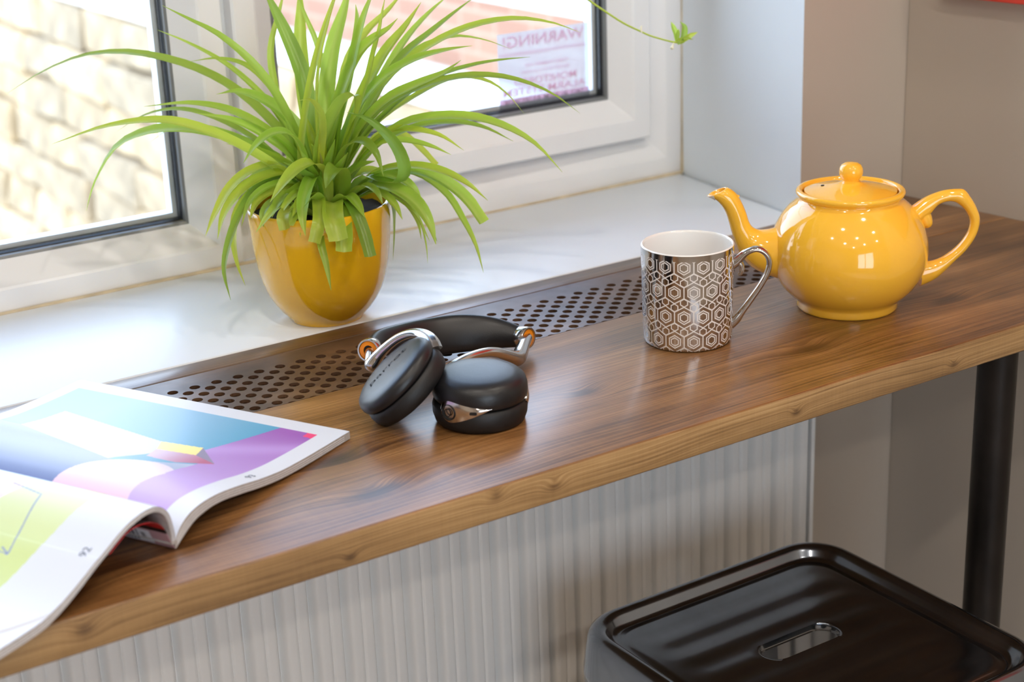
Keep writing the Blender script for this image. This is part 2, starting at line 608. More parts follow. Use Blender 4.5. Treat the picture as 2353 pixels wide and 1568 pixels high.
SX0, SX1, SZ0, SZ1 = -0.0095, 0.5092, 0.0525, WZ1 - 0.05
sash = [(.002, .6382), (0, .6380), (0, .6215), (.0022, .6190), (.0235, .6190), (.0262, .6202), (.0500, .6375), (.0505, .6395)]
sash_o = ring('window_sash', SX0, SX1, SZ0, SZ1, sash, M_UPVC, win)
gap = [(-.0012, .6384), (-.0012, .6335), (.002, .6335), (.002, .6384)]  # dark ring stands in for the shade in the gap round the sash
gap_shadow_o = ring('sash_gap_shadow', SX0 + .004, SX1, SZ0, SZ1, gap, M_GASKET, win)
sub(gap_shadow_o, sash_o, 'dark strip standing in for the gap shadow')
# rubber gaskets, the white outer beads seen through the glass, and the panes
M_BEAD = plain('grey_glazing_bead', (120, 122, 122), 0.3)
def gasket(x0, x1, z0, z1, y, part):
    a = ring('glazing_bead', x0, x1, z0, z1, [(-.002, y), (0, y - .0025), (.0022, y - .001), (.0032, y + .003)], M_BEAD, win)
    b = ring('gasket', x0, x1, z0, z1, [(.0031, y + .0028), (.0040, y + .003), (.0050, y + .006), (.0052, y + .012), (.0005, y + .014)], M_GASKET, win)
    c = ring('outer_bead', x0, x1, z0, z1, [(.002, y + .0145), (.0095, y + .0145), (.0098, y + .028), (-.03, y + .06), (-.04, y + .06)], M_UPVC, win)
    sub(a, part, 'grey glazing bead'); sub(b, part, 'black rubber gasket'); sub(c, part)
GX = 0.0474
gasket(WX0 + GX, MX - GX, GX, WZ1 - GX, .649, frame_l)
sub(box('pane', (WX0 + GX - .002, .6585, GX - .002), (MX - GX + .002, .6625, WZ1 - GX + .002), M_GLASS, win), frame_l)
GS = 0.0505
gasket(SX0 + GS, SX1 - GS, SZ0 + GS, SZ1 - GS, .638, sash_o)
sub(box('pane', (SX0 + GS - .002, .6475, SZ0 + GS - .002), (SX1 - GS + .002, .6515, SZ1 - GS + .002), M_GLASS, win), sash_o)
# brown-stained sealant bead along the foot of the frame and up the right reveal
tube('sealant_bead', [(WX0 + .01, .6225, .0006, .0022), (-.5, .6225, .0004, .0018), (0, .6225, .0006, .0022), (.3, .6225, .0005, .002), (.5575, .6225, .0008, .0026)], M_SEAL, win, n=40, seg=8)
tube('sealant_bead', [(.5590, .6230, .002, .0022), (.5594, .6235, .05, .0013), (.5596, .6235, .6, .0012), (.5596, .6235, WZ1 - .01, .0012)], M_SEAL, win, n=30, seg=8, ref=(0, 1, 0))

# ------------------------------------------------------------------ out of doors
struct(box('ground', (-14, 0.75, -3.0), (30, 40, -2.7), M_GROUND))
yard = empty('stone_wall', (2.055, 6.0, -2.7))
tag(yard, 'low rough stone garden wall in sunlight outside the window with a flat pale coping', 'wall')
box('core', (2.10, 1.2, -2.7), (2.42, 16.0, -0.62), M_MORTAR, yard)
box('coping', (2.045, 1.2, -0.618), (2.43, 16.0, -0.60), M_COPING, yard, 0.004, 2)
random.seed(5)
def stone_mesh(w, h, d):
    bm = bmesh.new()
    bmesh.ops.create_cube(bm, size=1.0)
    for v in bm.verts:
        v.co = Vector((v.co.x * d, v.co.y * w, v.co.z * h)) + Vector((random.uniform(-.03, .03), random.uniform(-.04, .04), random.uniform(-.02, .02)))
    bmesh.ops.bevel(bm, geom=list(bm.edges), offset=0.02, segments=1, affect='EDGES')
    bmesh.ops.recalc_face_normals(bm, faces=bm.faces)
    me = bpy.data.meshes.new('stone')
    bm.to_mesh(me)
    bm.free()
    return me
protos = [stone_mesh(w, h, 0.09) for w, h in ((.42, .215), (.62, .215), (.80, .215), (.52, .215))]
zrow = -0.62 - 0.1175
while zrow > -2.7:
    yy = 3.0 + random.uniform(0, .4)
    while yy < 12.0:
        k = random.randrange(4)
        w = (.42, .62, .80, .52)[k]
        me = protos[k].copy()
        o = link_mesh('stone', me, random.choice(M_STONE), yard, False)
        o.location = Vector((2.07 + random.uniform(-.006, .004), yy + w / 2, zrow))
        yy += w + 0.014
    zrow -= 0.227
bw = empty('brick_wall', (2.43, 6, -2.7))
tag(bw, 'reddish brick wall rising behind the stone wall with white coping, seen through the right pane', 'wall')
box('brickwork', (2.431, 1.2, -2.7), (2.66, 16.0, -0.335), M_BRICK, bw)
box('coping', (2.425, 1.2, -0.335), (2.70, 16.0, -0.27), M_COPING, bw, 0.01, 2)
ex = box('paving_slab', (2.72, 0.8, -1.4), (9.0, 20, -1.3), M_COPING)
tag(ex, 'pale sunlit raised paving beyond the brick wall', 'paving')

# alarm sticker on the outside of the right pane, read from the street
st = empty('alarm_sticker', (0.39, 0.6522, 0.145))
tag(st, 'faded white and red alarm sticker on the right window pane, lettering seen reversed', 'sticker')
def film(name, tint, body):
    """thin printed film: dims what is behind it and scatters a little daylight"""
    g = G(name)
    tb = g.n('ShaderNodeBsdfTransparent'); tb.inputs[0].default_value = tint
    tl = g.n('ShaderNodeBsdfTranslucent'); tl.inputs[0].default_value = body
    df = g.n('ShaderNodeBsdfDiffuse'); df.inputs[0].default_value = body
    m1 = g.n('ShaderNodeMixShader'); m1.inputs[0].default_value = 0.6
    g.t.links.new(tl.outputs[0], m1.inputs[1]); g.t.links.new(df.outputs[0], m1.inputs[2])
    m2 = g.n('ShaderNodeMixShader'); m2.inputs[0].default_value = 0.55
    g.t.links.new(tb.outputs[0], m2.inputs[1]); g.t.links.new(m1.outputs[0], m2.inputs[2])
    g.t.links.new(m2.outputs[0], g.out.inputs[0])
    return g.m
M_FILM = film('decal_film', (0.66, 0.68, 0.72, 1), (0.62, 0.65, 0.70, 1))
M_RFILM = film('decal_red', (0.90, 0.50, 0.56, 1), (0.78, 0.30, 0.38, 1))
SXa, SXb, SZa, SZb, SY = 0.3190, 0.4440, 0.1080, 0.1920, 0.6518
obj('decal', [(SXa, SY, SZa), (SXb, SY, SZa), (SXb, SY, SZb), (SXa, SY, SZb)], [(0, 1, 2, 3)], M_FILM, st, False)
def stext(body, cx, cz, size, width, mat=M_RFILM, y=SY + .0012):
    # letters face the street (+Y): seen from indoors they read backwards
    Mx = Matrix(((1, 0, 0, cx), (0, 0, 1, y), (0, 1, 0, cz), (0, 0, 0, 1)))
    text_mesh('lettering', body, size, mat, Mx, st, mirror=True, width=width, bold=True)
CXs = (SXa + SXb) / 2
stext('WARNING!', CXs, .1810, .0175, .112)
stext('THESE PREMISES ARE', CXs + .004, .1530, .005, .060)
stext('PROTECTED BY A 24 HOUR', CXs + .002, .1455, .005, .066)
stext('MONITORED', CXs + .002, .1350, .0115, .086)
stext('ALARM SYSTEM', CXs, .1242, .0115, .114)
bmq = bmesh.new()
def quad(bm, x0, x1, z0, z1, y):
    vs = [bm.verts.new(p) for p in ((x0, y, z0), (x1, y, z0), (x1, y, z1), (x0, y, z1))]
    bm.faces.new(vs)
for i in range(30):
    xa = SXa + .002 + i * .00397
    quad(bmq, xa, xa + .00198, .1675, .1695, SY + .0012)
    quad(bmq, xa + .00198, xa + .00397, .1655, .1675, SY + .0012)
bm_obj('checker_band', bmq, M_RFILM, st, False)
bmq = bmesh.new()
quad(bmq, SXa + .001, SXb - .001, .1095, .1178, SY + .0010)
bm_obj('red_band', bmq, M_RFILM, st, False)
stext('24/7 ALARM RESPONSE', CXs, .1137, .0078, .112, M_DECAL, SY + .0016)

# red canvas on the right-hand wall, only its lower edge in frame
rc = prism('red_canvas', [(wall_x(.33) - .022, .33), (wall_x(-.25) - .022, -.25), (wall_x(-.25) - .0015, -.25), (wall_x(.33) - .0015, .33)], .2290, .80, M_RED, None, 0.002, 2)
tag(rc, 'red canvas on the right wall, only its bottom edge in view at the top corner', 'picture')

# ------------------------------------------------------------------ the worktop
PY0, PY1, PX1 = 0.2415, 0.3520, 0.386
TB = -0.0262
top = empty('worktop', (0, 0.19, 0))
tag(top, 'long stained pine breakfast bar under the window with a perforated vent strip', 'worktop')
def board(name, pts, z0, z1, mat, r=0.0018):
    return prism(name, pts, z0, z1, mat, top, r, 3)
fb = board('front_board', [(-1.9, 0), (wall_x(0) - .001, 0), (wall_x(PY0) - .001, PY0 - .0005), (-1.9, PY0 - .0005)], TB, 0.0, M_WOOD)
# the sawn front edge keeps its paler grain: own material on the faces that look at the room
fb.data.materials.append(M_EDGE)
for p in fb.data.polygons:
    if p.normal.y < -0.75:
        p.material_index = 1
board('back_strip', [(-1.9, PY1 + .0004), (PX1, PY1 + .0004), (PX1, .3795), (-1.9, .3795)], TB, -.0002, M_STRIP, 0.001)
board('end_board', [(PX1 + .0006, PY0), (wall_x(PY0) - .001, PY0), (wall_x(.38) - .001, .3800), (.532, .3812), (PX1 + .0006, .3795)], TB, -.0001, M_WOOD, 0.001)
board('batten', [(-1.9, PY0 - .0), (PX1, PY0), (PX1, PY1), (-1.9, PY1)], TB, -.0046, M_UNDER, 0.0)
# perforated sheet: square lattice turned 45 degrees, clipped by the front board
PITCH, ROW, HR = 0.01965, 0.00945, 0.0046
def circ(cx, cy, n=18, a0=0.0, a1=2 * PI):
    return [(cx + HR * math.cos(a0 + (a1 - a0) * i / n), cy + HR * math.sin(a0 + (a1 - a0) * i / n)) for i in range(n + (0 if a1 - a0 > 6.28 else 1))]
loops, notch = [], []
X0h, X1h = -0.90, 0.376
for k in range(10):
    yk = 0.3236 - k * ROW
    xo = -0.2226 + (PITCH / 2 if k % 2 else 0.0)
    i0 = int(math.ceil((X0h - xo) / PITCH))
    i1 = int(math.floor((X1h - xo) / PITCH))
    for i in range(i0, i1 + 1):
        cx = xo + i * PITCH
        if yk - HR > PY0 + .0006:
            loops.append(circ(cx, yk))
        elif yk + HR > PY0 + .0008:
            notch.append((cx, yk))
outline = [(-1.9, PY1), (-1.9, PY0)]
for cx, cy in sorted(notch):
    d = PY0 - cy
    a = math.asin(max(-1, min(1, d / HR)))
    outline += circ(cx, cy, 10, PI - a, a)
outline += [(PX1, PY0), (PX1, PY1)]
cu = bpy.data.curves.new('sheet', 'CURVE')
cu.dimensions = '2D'
cu.fill_mode = 'BOTH'
cu.extrude = 0.0014
for L in [outline] + loops:
    sp = cu.splines.new('POLY')
    sp.points.add(len(L) - 1)
    for p, q in zip(sp.points, L):
        p.co = (q[0], q[1], 0, 1)
    sp.use_cyclic_u = True
t = bpy.data.objects.new('sheet_tmp', cu)
COL.objects.link(t)
me = bpy.data.meshes.new_from_object(t.evaluated_get(bpy.context.evaluated_depsgraph_get()))
bpy.data.objects.remove(t)
me.transform(Matrix.Translation((0, 0, -.0020)))
me.materials.clear()
link_mesh('perforated_vent', me, M_SHEET, top, False)

# steel leg
lg = empty('bar_leg', (.446, .032, FZ))
tag(lg, 'dark raw steel tube leg under the right end of the wooden bar', 'table leg')
tube('pole', [(.446, .032, FZ + .006, .0178), (.446, .032, -.5, .0178), (.446, .032, TB - .004, .0178)], M_STEEL, lg, n=6, seg=40, ref=(0, 1, 0))
box('mounting_plate', (.406, .008, TB - .0045), (.486, .072, TB - .0003), M_STEEL, lg, .001, 2)
lathe('foot_disc', [(0, 0), (.03, 0), (.03, .006), (0, .006)], M_STEEL, lg, (.446, .032, FZ + .0005), 32)

# ------------------------------------------------------------------ radiator
rad = empty('radiator', (-.2, .30, FZ))
tag(rad, 'white ribbed panel radiator on the wall under the bar', 'radiator')
RXa, RXb, RZa, RZb, RY = -1.25, .4345, -.76, -.085, .262
V, F = [], []
xs = []
per = .0312
x = RXa
prof = []
ph0 = (-.1414 - RXa) % per
while x < RXb:
    prof.append(x); x += per / 24
prof.append(RXb)
def ribdepth(x):
    t = ((x + .1414) / per) % 1.0           # one press of the panel: soft groove and a crease half-way
    g1 = math.exp(-((min(t, 1 - t)) / .10) ** 2) * .0108
    g2 = math.exp(-((t - .50) / .035) ** 2) * .0022
    return g1 + g2
zz = [RZb, RZb - .004, RZb - .03, RZb - .045, RZa + .045, RZa + .03, RZa + .004, RZa]
for zi, z in enumerate(zz):
    flat = zi in (0, 1, 2, 5, 6, 7)
    for x in prof:
        y = RY + (0 if flat else ribdepth(x))
        if zi in (0, 7): y = RY + .005
        V.append((x, y, z))
nx = len(prof)
for i in range(len(zz) - 1):
    for j in range(nx - 1):
        F.append((i * nx + j, i * nx + j + 1, (i + 1) * nx + j + 1, (i + 1) * nx + j))
obj('front_panel', V, F, M_RAD, rad, True, 0.8)
box('back_panel', (RXa, .335, RZa), (RXb, .345, RZb), M_RAD, rad, .003, 2)
box('side_cover', (RXb + .0030, RY - .002, RZa - .002), (RXb + .0085, .350, RZb + .002), M_RAD, rad, .0015, 2)
bm = bmesh.new()
for i in range(60):
    xa = RXa + .02 + i * .0278
    quad_z = RZb - .004
    vs = [bm.verts.new(p) for p in ((xa, RY + .012, quad_z), (xa + .019, RY + .012, quad_z), (xa + .019, .330, quad_z), (xa, .330, quad_z))]
    bm.faces.new(vs)
bm_obj('top_grille', bm, M_RAD, rad, False)
for xb in (-.9, .2):
    box('bracket', (xb, .345, -.62), (xb + .03, .3815, -.2), M_RAD, rad, .001, 1)
# leaves of the spider plant: centre line, width, cut tip, width direction
LEAVES=[
([[-0.0387,0.4345,0.1],[-0.0322,0.4437,0.1434],[-0.0438,0.4855,0.181],[-0.0585,0.5157,0.2031],[-0.0732,0.5388,0.2162],[-0.0948,0.5671,0.2276],[-0.1272,0.6031,0.2354],[-0.1595,0.6329,0.2324],[-0.1949,0.6527,0.2188],[-0.2289,0.6662,0.1994]],0.0124,0,[-0.774,-0.565,-0.285]),
([[-0.0422,0.412,0.1],[-0.0549,0.4346,0.1367],[-0.0752,0.4516,0.1571],[-0.1055,0.4744,0.1772],[-0.1374,0.4952,0.1886],[-0.1822,0.5179,0.1869],[-0.2281,0.5412,0.1734]],0.0152,0,[-0.641,-0.719,-0.27]),
([[-0.0387,0.4195,0.1],[-0.0385,0.4389,0.1494],[-0.0553,0.4629,0.1734],[-0.0773,0.4867,0.1902],[-0.1049,0.51,0.1975],[-0.142,0.5335,0.1961]],0.0122,0,[-0.729,-0.619,-0.291]),
([[-0.0398,0.4295,0.1],[-0.0444,0.4471,0.1367],[-0.0679,0.4858,0.1581],[-0.0982,0.5227,0.1698],[-0.1292,0.5524,0.1688],[-0.1571,0.573,0.1552],[-0.1757,0.5785,0.1322],[-0.1858,0.5777,0.1152],[-0.1938,0.5756,0.0981]],0.0184,0,[-0.575,-0.761,-0.3]),
([[-0.0377,0.412,0.1],[-0.0342,0.4219,0.1356],[-0.0373,0.4305,0.1607],[-0.0426,0.4412,0.1878],[-0.0511,0.4542,0.2148],[-0.0636,0.4685,0.2381],[-0.0829,0.4864,0.2606],[-0.103,0.5042,0.275],[-0.1194,0.5197,0.2868]],0.0113,0,[-0.895,-0.421,-0.146]),
([[-0.0398,0.4295,0.1],[-0.0307,0.4462,0.1468],[-0.034,0.4784,0.1807],[-0.0424,0.5029,0.2019],[-0.0572,0.5333,0.2242],[-0.0808,0.565,0.2436],[-0.1021,0.5838,0.2558]],0.0073,0,[-0.949,-0.253,-0.187]),
([[-0.0422,0.4245,0.1],[-0.032,0.4643,0.1806],[-0.0386,0.4904,0.2112],[-0.0501,0.5097,0.2263],[-0.0681,0.5266,0.2317],[-0.0914,0.5406,0.2297]],0.0077,0,[-0.814,-0.469,-0.344]),
([[-0.0352,0.417,0.1],[-0.0283,0.4285,0.1496],[-0.0339,0.4433,0.1761],[-0.0492,0.4618,0.1967],[-0.07,0.4798,0.2078],[-0.0881,0.4906,0.206]],0.0169,0,[-0.795,-0.531,-0.294]),
([[-0.0422,0.432,0.1],[-0.0453,0.4553,0.1312],[-0.0624,0.4991,0.1521],[-0.0839,0.5369,0.1644],[-0.1084,0.5619,0.1649],[-0.1264,0.5689,0.1544]],0.0069,0,[-0.799,-0.526,-0.292]),
([[-0.0412,0.432,0.1],[-0.0457,0.4615,0.1424],[-0.0654,0.5079,0.1697],[-0.0937,0.5502,0.1837],[-0.115,0.5732,0.1816],[-0.1338,0.5824,0.175],[-0.1507,0.5889,0.1649]],0.0079,0,[-0.787,-0.544,-0.291]),
([[-0.0363,0.417,0.1],[-0.0382,0.4318,0.1425],[-0.0561,0.4534,0.1666],[-0.079,0.475,0.1827],[-0.1072,0.4964,0.1907]],0.0137,0,[-0.807,-0.542,-0.236]),
([[-0.0352,0.4195,0.1],[-0.036,0.4296,0.1304],[-0.0481,0.4471,0.1446],[-0.0645,0.4655,0.155],[-0.0862,0.4831,0.1614]],0.011,0,[-0.833,-0.502,-0.233]),
([[-0.0363,0.4245,0.1],[-0.0176,0.4462,0.1691],[-0.0098,0.4679,0.2092],[-0.0096,0.4823,0.2314],[-0.0118,0.5002,0.2569],[-0.0154,0.512,0.2769],[-0.0195,0.5228,0.2962]],0.0149,0,[-0.973,0.17,-0.156]),
([[-0.0342,0.4295,0.1],[-0.0177,0.4481,0.1567],[-0.0053,0.4798,0.2029],[0.0055,0.5022,0.2392],[0.0145,0.5148,0.2692],[0.0191,0.5217,0.2923]],0.0147,0,[-0.875,0.483,0.006]),
([[-0.0282,0.427,0.1],[0.0033,0.4461,0.1782],[0.0107,0.4656,0.2108],[0.0141,0.4849,0.2402],[0.0124,0.5022,0.2659],[0.0092,0.5161,0.2938]],0.0061,0,[-0.931,0.316,-0.181]),
([[-0.0422,0.4345,0.1],[-0.0294,0.4769,0.1659],[-0.0204,0.511,0.2047],[-0.011,0.5326,0.2335],[0.0072,0.5438,0.2671],[0.0158,0.5465,0.2864]],0.007,0,[-0.859,0.497,0.119]),
([[-0.0433,0.4083,0.1],[-0.0407,0.424,0.1484],[-0.0355,0.4247,0.1794],[-0.0266,0.4243,0.2137],[-0.0162,0.423,0.2456],[-0.0049,0.4218,0.2732],[0.0107,0.424,0.3019]],0.0076,0,[-0.434,0.889,0.149]),
([[-0.0314,0.4245,0.1],[-0.0111,0.4347,0.1579],[0.0066,0.4552,0.2047],[0.0232,0.4683,0.2411],[0.0391,0.4741,0.2698],[0.0498,0.4771,0.2931]],0.0167,0,[-0.63,0.772,0.09]),
([[-0.0265,0.412,0.1],[-0.0062,0.4139,0.1807],[0.0057,0.4147,0.2145],[0.0172,0.4151,0.2443],[0.0244,0.4206,0.27],[0.0256,0.4245,0.2811]],0.0116,0,[-0.425,0.904,0.047]),
([[-0.0293,0.4095,0.1],[-0.0114,0.4107,0.17],[0.003,0.4091,0.2117],[0.0139,0.4089,0.2455],[0.026,0.409,0.2749],[0.0408,0.4102,0.3]],0.0128,0,[-0.244,0.966,0.09]),
([[-0.0251,0.4095,0.1],[-0.0044,0.4041,0.1641],[0.0118,0.3998,0.202],[0.0192,0.3985,0.2208],[0.0262,0.3979,0.2414],[0.0331,0.3978,0.2591],[0.0396,0.4008,0.2761],[0.0448,0.4029,0.2888]],0.0078,0,[-0.165,0.983,0.078]),
([[-0.0307,0.4095,0.1],[-0.0188,0.4117,0.155],[-0.006,0.4102,0.1971],[0.0067,0.4072,0.2271],[0.0177,0.403,0.2445],[0.0291,0.3983,0.2541],[0.0404,0.3939,0.261],[0.0495,0.3916,0.2694]],0.019,0,[0.06,0.962,0.267]),
([[-0.0251,0.417,0.1],[0.0073,0.4161,0.1743],[0.0313,0.4175,0.2138],[0.0504,0.4161,0.2392],[0.0679,0.4126,0.2572],[0.0852,0.4102,0.2779]],0.0157,0,[-0.114,0.972,0.206]),
([[-0.0293,0.4295,0.1],[0.005,0.4409,0.1666],[0.0363,0.4673,0.2234],[0.0602,0.4722,0.2475],[0.0822,0.4694,0.2643],[0.1024,0.4652,0.2847]],0.0107,0,[-0.288,0.917,0.276]),
([[-0.0272,0.427,0.1],[0.005,0.4237,0.1512],[0.0392,0.4334,0.1911],[0.0671,0.4395,0.223],[0.0885,0.4418,0.2443],[0.1112,0.4382,0.2642],[0.1299,0.4324,0.2788]],0.0108,0,[-0.275,0.956,0.104]),
([[-0.0237,0.422,0.1],[0.0114,0.4173,0.1614],[0.0467,0.4216,0.2071],[0.0709,0.4208,0.2321],[0.0944,0.4157,0.2478],[0.1171,0.409,0.2638],[0.1379,0.4018,0.2781]],0.011,0,[-0.058,0.976,0.21]),
([[-0.0223,0.417,0.1],[0.0189,0.4117,0.1813],[0.0487,0.4077,0.2168],[0.0765,0.3983,0.2366],[0.1029,0.3871,0.25],[0.128,0.3744,0.2579],[0.1552,0.358,0.2605],[0.1807,0.3396,0.2556],[0.2,0.3234,0.2464]],0.013,0,[0.298,0.907,0.298]),
([[-0.0247,0.427,0.1],[0.007,0.4226,0.1551],[0.0553,0.4327,0.2093],[0.09,0.4296,0.2326],[0.1223,0.4198,0.2411],[0.1461,0.4045,0.2372],[0.1661,0.3876,0.2278]],0.0088,0,[0.062,0.964,0.259]),
([[-0.0282,0.412,0.1],[-0.0106,0.4109,0.1519],[0.0124,0.4063,0.193],[0.035,0.3976,0.218],[0.0589,0.3843,0.2323],[0.0828,0.3702,0.2392],[0.1051,0.3572,0.2423]],0.0158,0,[0.22,0.939,0.265]),
([[-0.0237,0.4195,0.1],[0.0077,0.4114,0.1549],[0.0472,0.4044,0.1895],[0.0814,0.3939,0.2103],[0.1148,0.3789,0.2202],[0.1394,0.3653,0.224],[0.1629,0.3509,0.2255]],0.0092,0,[0.226,0.934,0.279]),
([[-0.0223,0.4095,0.1],[0.0066,0.3984,0.1733],[0.0301,0.3849,0.2004],[0.0529,0.3684,0.2133],[0.0741,0.3561,0.2227],[0.0887,0.3508,0.2323]],0.0162,0,[0.402,0.859,0.316]),
([[-0.0237,0.417,0.1],[0.0052,0.4104,0.1575],[0.0356,0.4042,0.1888],[0.0622,0.3932,0.203],[0.0908,0.3785,0.2115],[0.1178,0.362,0.2133],[0.1433,0.3434,0.208],[0.1669,0.3227,0.1949],[0.1839,0.3044,0.1773]],0.0123,0,[0.422,0.853,0.305]),
([[-0.0202,0.422,0.1],[0.0272,0.4119,0.17],[0.0713,0.4018,0.1965],[0.1066,0.3894,0.2095],[0.1305,0.3751,0.2042],[0.143,0.3622,0.1926],[0.1525,0.3486,0.1746]],0.0098,0,[0.358,0.882,0.306]),
([[-0.0177,0.4145,0.1],[0.0164,0.3984,0.1549],[0.0432,0.3873,0.1747],[0.067,0.3728,0.1806],[0.0958,0.352,0.1797],[0.1194,0.3313,0.1707],[0.1385,0.3114,0.155],[0.1534,0.2913,0.1301]],0.0157,0,[0.627,0.722,0.294]),
([[-0.0177,0.417,0.1],[0.0249,0.3974,0.1566],[0.0584,0.3825,0.172],[0.0857,0.3661,0.1745],[0.1077,0.3497,0.169],[0.128,0.331,0.1557]],0.0112,0,[0.541,0.785,0.301]),
([[-0.0195,0.4145,0.1],[0.0124,0.3992,0.1555],[0.0346,0.3886,0.171],[0.0504,0.3766,0.171],[0.0682,0.3609,0.1656],[0.0836,0.3452,0.1519]],0.0116,0,[0.636,0.715,0.289]),
([[-0.0223,0.412,0.1],[0.0031,0.3958,0.1455],[0.0225,0.3841,0.1624],[0.0376,0.3709,0.1639],[0.0546,0.3542,0.1589],[0.0682,0.342,0.1509]],0.0114,0,[0.669,0.683,0.293]),
([[-0.0125,0.4245,0.1],[0.0352,0.4153,0.1601],[0.0569,0.4091,0.1589],[0.0702,0.4015,0.1455],[0.0787,0.3898,0.1309]],0.0159,1,[0.453,0.844,0.287]),
([[-0.0177,0.4045,0.1],[0.0026,0.3842,0.1344],[0.0115,0.3684,0.1319],[0.0216,0.3539,0.1325],[0.025,0.3508,0.1421],[0.0219,0.352,0.159],[0.0123,0.3563,0.1762],[-0.0026,0.3668,0.1915],[-0.0153,0.377,0.1965]],0.0129,0,[0.998,-0.066,-0.016]),
([[-0.0328,0.4057,0.1],[-0.0286,0.4064,0.1595],[-0.0201,0.3979,0.1884],[-0.0102,0.3891,0.2063],[-0.0033,0.3814,0.2095],[-0.0053,0.3776,0.198],[-0.0118,0.3769,0.1866]],0.019,0,[0.835,0.455,-0.309]),
([[-0.0328,0.4057,0.1],[-0.0326,0.4042,0.1566],[-0.0312,0.399,0.179],[-0.0324,0.3969,0.1971],[-0.0385,0.4027,0.2071],[-0.0471,0.4078,0.2064]],0.0147,0,[0.126,-0.979,0.162]),
([[-0.0447,0.4057,0.1],[-0.0443,0.4144,0.1618],[-0.0535,0.4165,0.1771],[-0.0671,0.4188,0.1796],[-0.0853,0.4177,0.1721],[-0.0988,0.4198,0.1566]],0.0145,0,[0.006,-0.964,-0.268]),
([[-0.0247,0.4045,0.1],[-0.0189,0.3954,0.1452],[-0.0128,0.3839,0.166],[-0.005,0.3718,0.1704],[-0.0014,0.3555,0.1621],[-0.0006,0.3446,0.1424]],0.0126,0,[0.905,0.326,0.274]),
([[-0.0293,0.402,0.1],[-0.0311,0.3997,0.14],[-0.0409,0.3972,0.152],[-0.0563,0.3941,0.1516],[-0.0788,0.3844,0.1419],[-0.0924,0.3844,0.1274]],0.0157,0,[0.367,-0.9,-0.236]),
([[-0.0328,0.4025,0.1],[-0.0438,0.4074,0.1295],[-0.0652,0.3995,0.1263],[-0.0878,0.3896,0.1185],[-0.1077,0.3861,0.1024]],0.0123,0,[0.412,-0.886,-0.213]),
([[-0.0433,0.412,0.1],[-0.0583,0.435,0.1448],[-0.0805,0.4432,0.143],[-0.1017,0.4462,0.1299],[-0.1194,0.4445,0.1093],[-0.1313,0.4441,0.0905]],0.017,0,[0.035,-0.996,-0.079]),
([[-0.0384,0.4095,0.1],[-0.0475,0.4231,0.1368],[-0.0699,0.4299,0.1393],[-0.0947,0.4335,0.1308],[-0.1167,0.4311,0.1116],[-0.1265,0.4283,0.0903]],0.0163,0,[0.076,-0.982,-0.171]),
([[-0.0398,0.407,0.1],[-0.0553,0.4251,0.1357],[-0.0793,0.4296,0.1321],[-0.1019,0.4261,0.1135],[-0.1213,0.4171,0.0878],[-0.1313,0.4088,0.0667],[-0.1321,0.3988,0.0419]],0.0097,0,[0.355,-0.932,-0.074]),
([[-0.0398,0.412,0.1],[-0.0573,0.4307,0.131],[-0.0799,0.4385,0.1273],[-0.0997,0.4392,0.1104],[-0.1092,0.4322,0.0894],[-0.1125,0.4224,0.0678],[-0.1109,0.4128,0.0474]],0.0099,0,[0.278,-0.959,-0.055]),
([[-0.0352,0.4083,0.1],[-0.051,0.4171,0.1305],[-0.0752,0.4203,0.132],[-0.0961,0.4185,0.122],[-0.1082,0.4151,0.1017]],0.0102,0,[0.021,-0.962,-0.272]),
([[-0.037,0.4195,0.1],[-0.041,0.4363,0.1361],[-0.0588,0.4529,0.14],[-0.0774,0.4625,0.1271],[-0.0915,0.4642,0.1087]],0.0167,0,[-0.51,-0.809,-0.291]),
([[-0.031,0.4007,0.1],[-0.0399,0.4034,0.1372],[-0.0576,0.3869,0.1283],[-0.0728,0.3634,0.1141],[-0.0752,0.3554,0.0998]],0.0121,0,[0.788,-0.612,-0.063]),
([[-0.0307,0.402,0.1],[-0.0391,0.396,0.1193],[-0.0611,0.3557,0.1089],[-0.068,0.354,0.0924]],0.0116,1,[0.832,-0.553,-0.03]),
([[-0.0342,0.4032,0.1],[-0.0499,0.4043,0.1275],[-0.0657,0.3826,0.1147],[-0.0751,0.3663,0.0958]],0.0055,0,[0.813,-0.58,0.049]),
([[-0.0293,0.4005,0.1],[-0.0389,0.3921,0.1092],[-0.0605,0.357,0.0935],[-0.0644,0.3409,0.0742],[-0.0672,0.3298,0.0544]],0.0072,0,[0.893,-0.45,0.007]),
([[-0.0275,0.4005,0.1],[-0.03,0.3878,0.1165],[-0.0491,0.3513,0.1115],[-0.0525,0.3376,0.0951]],0.0183,1,[0.912,-0.411,0.005]),
([[-0.0258,0.402,0.1],[-0.0288,0.378,0.1142],[-0.041,0.349,0.0987],[-0.0482,0.3377,0.084]],0.0153,1,[0.91,-0.413,-0.034]),
([[-0.0247,0.402,0.1],[-0.019,0.3862,0.1161],[-0.0255,0.3555,0.1143],[-0.0263,0.3404,0.0978],[-0.0298,0.3239,0.0792]],0.0116,1,[0.977,-0.192,0.091]),
([[-0.0307,0.4025,0.1],[-0.0469,0.3966,0.1217],[-0.0702,0.379,0.1175],[-0.0829,0.3724,0.1074]],0.0121,1,[0.595,-0.786,-0.169]),
([[-0.0188,0.412,0.1],[0.0074,0.3849,0.1226],[0.0271,0.3577,0.1084],[0.033,0.3457,0.0977],[0.0321,0.3335,0.0762],[0.0297,0.3281,0.06]],0.0031,0,[0.976,0.216,-0.011]),
([[-0.0195,0.407,0.1],[0.0015,0.3818,0.1266],[0.016,0.3598,0.126],[0.0257,0.3388,0.1165],[0.0289,0.3203,0.0998],[0.0299,0.3119,0.0814]],0.0179,0,[0.965,0.229,0.13]),
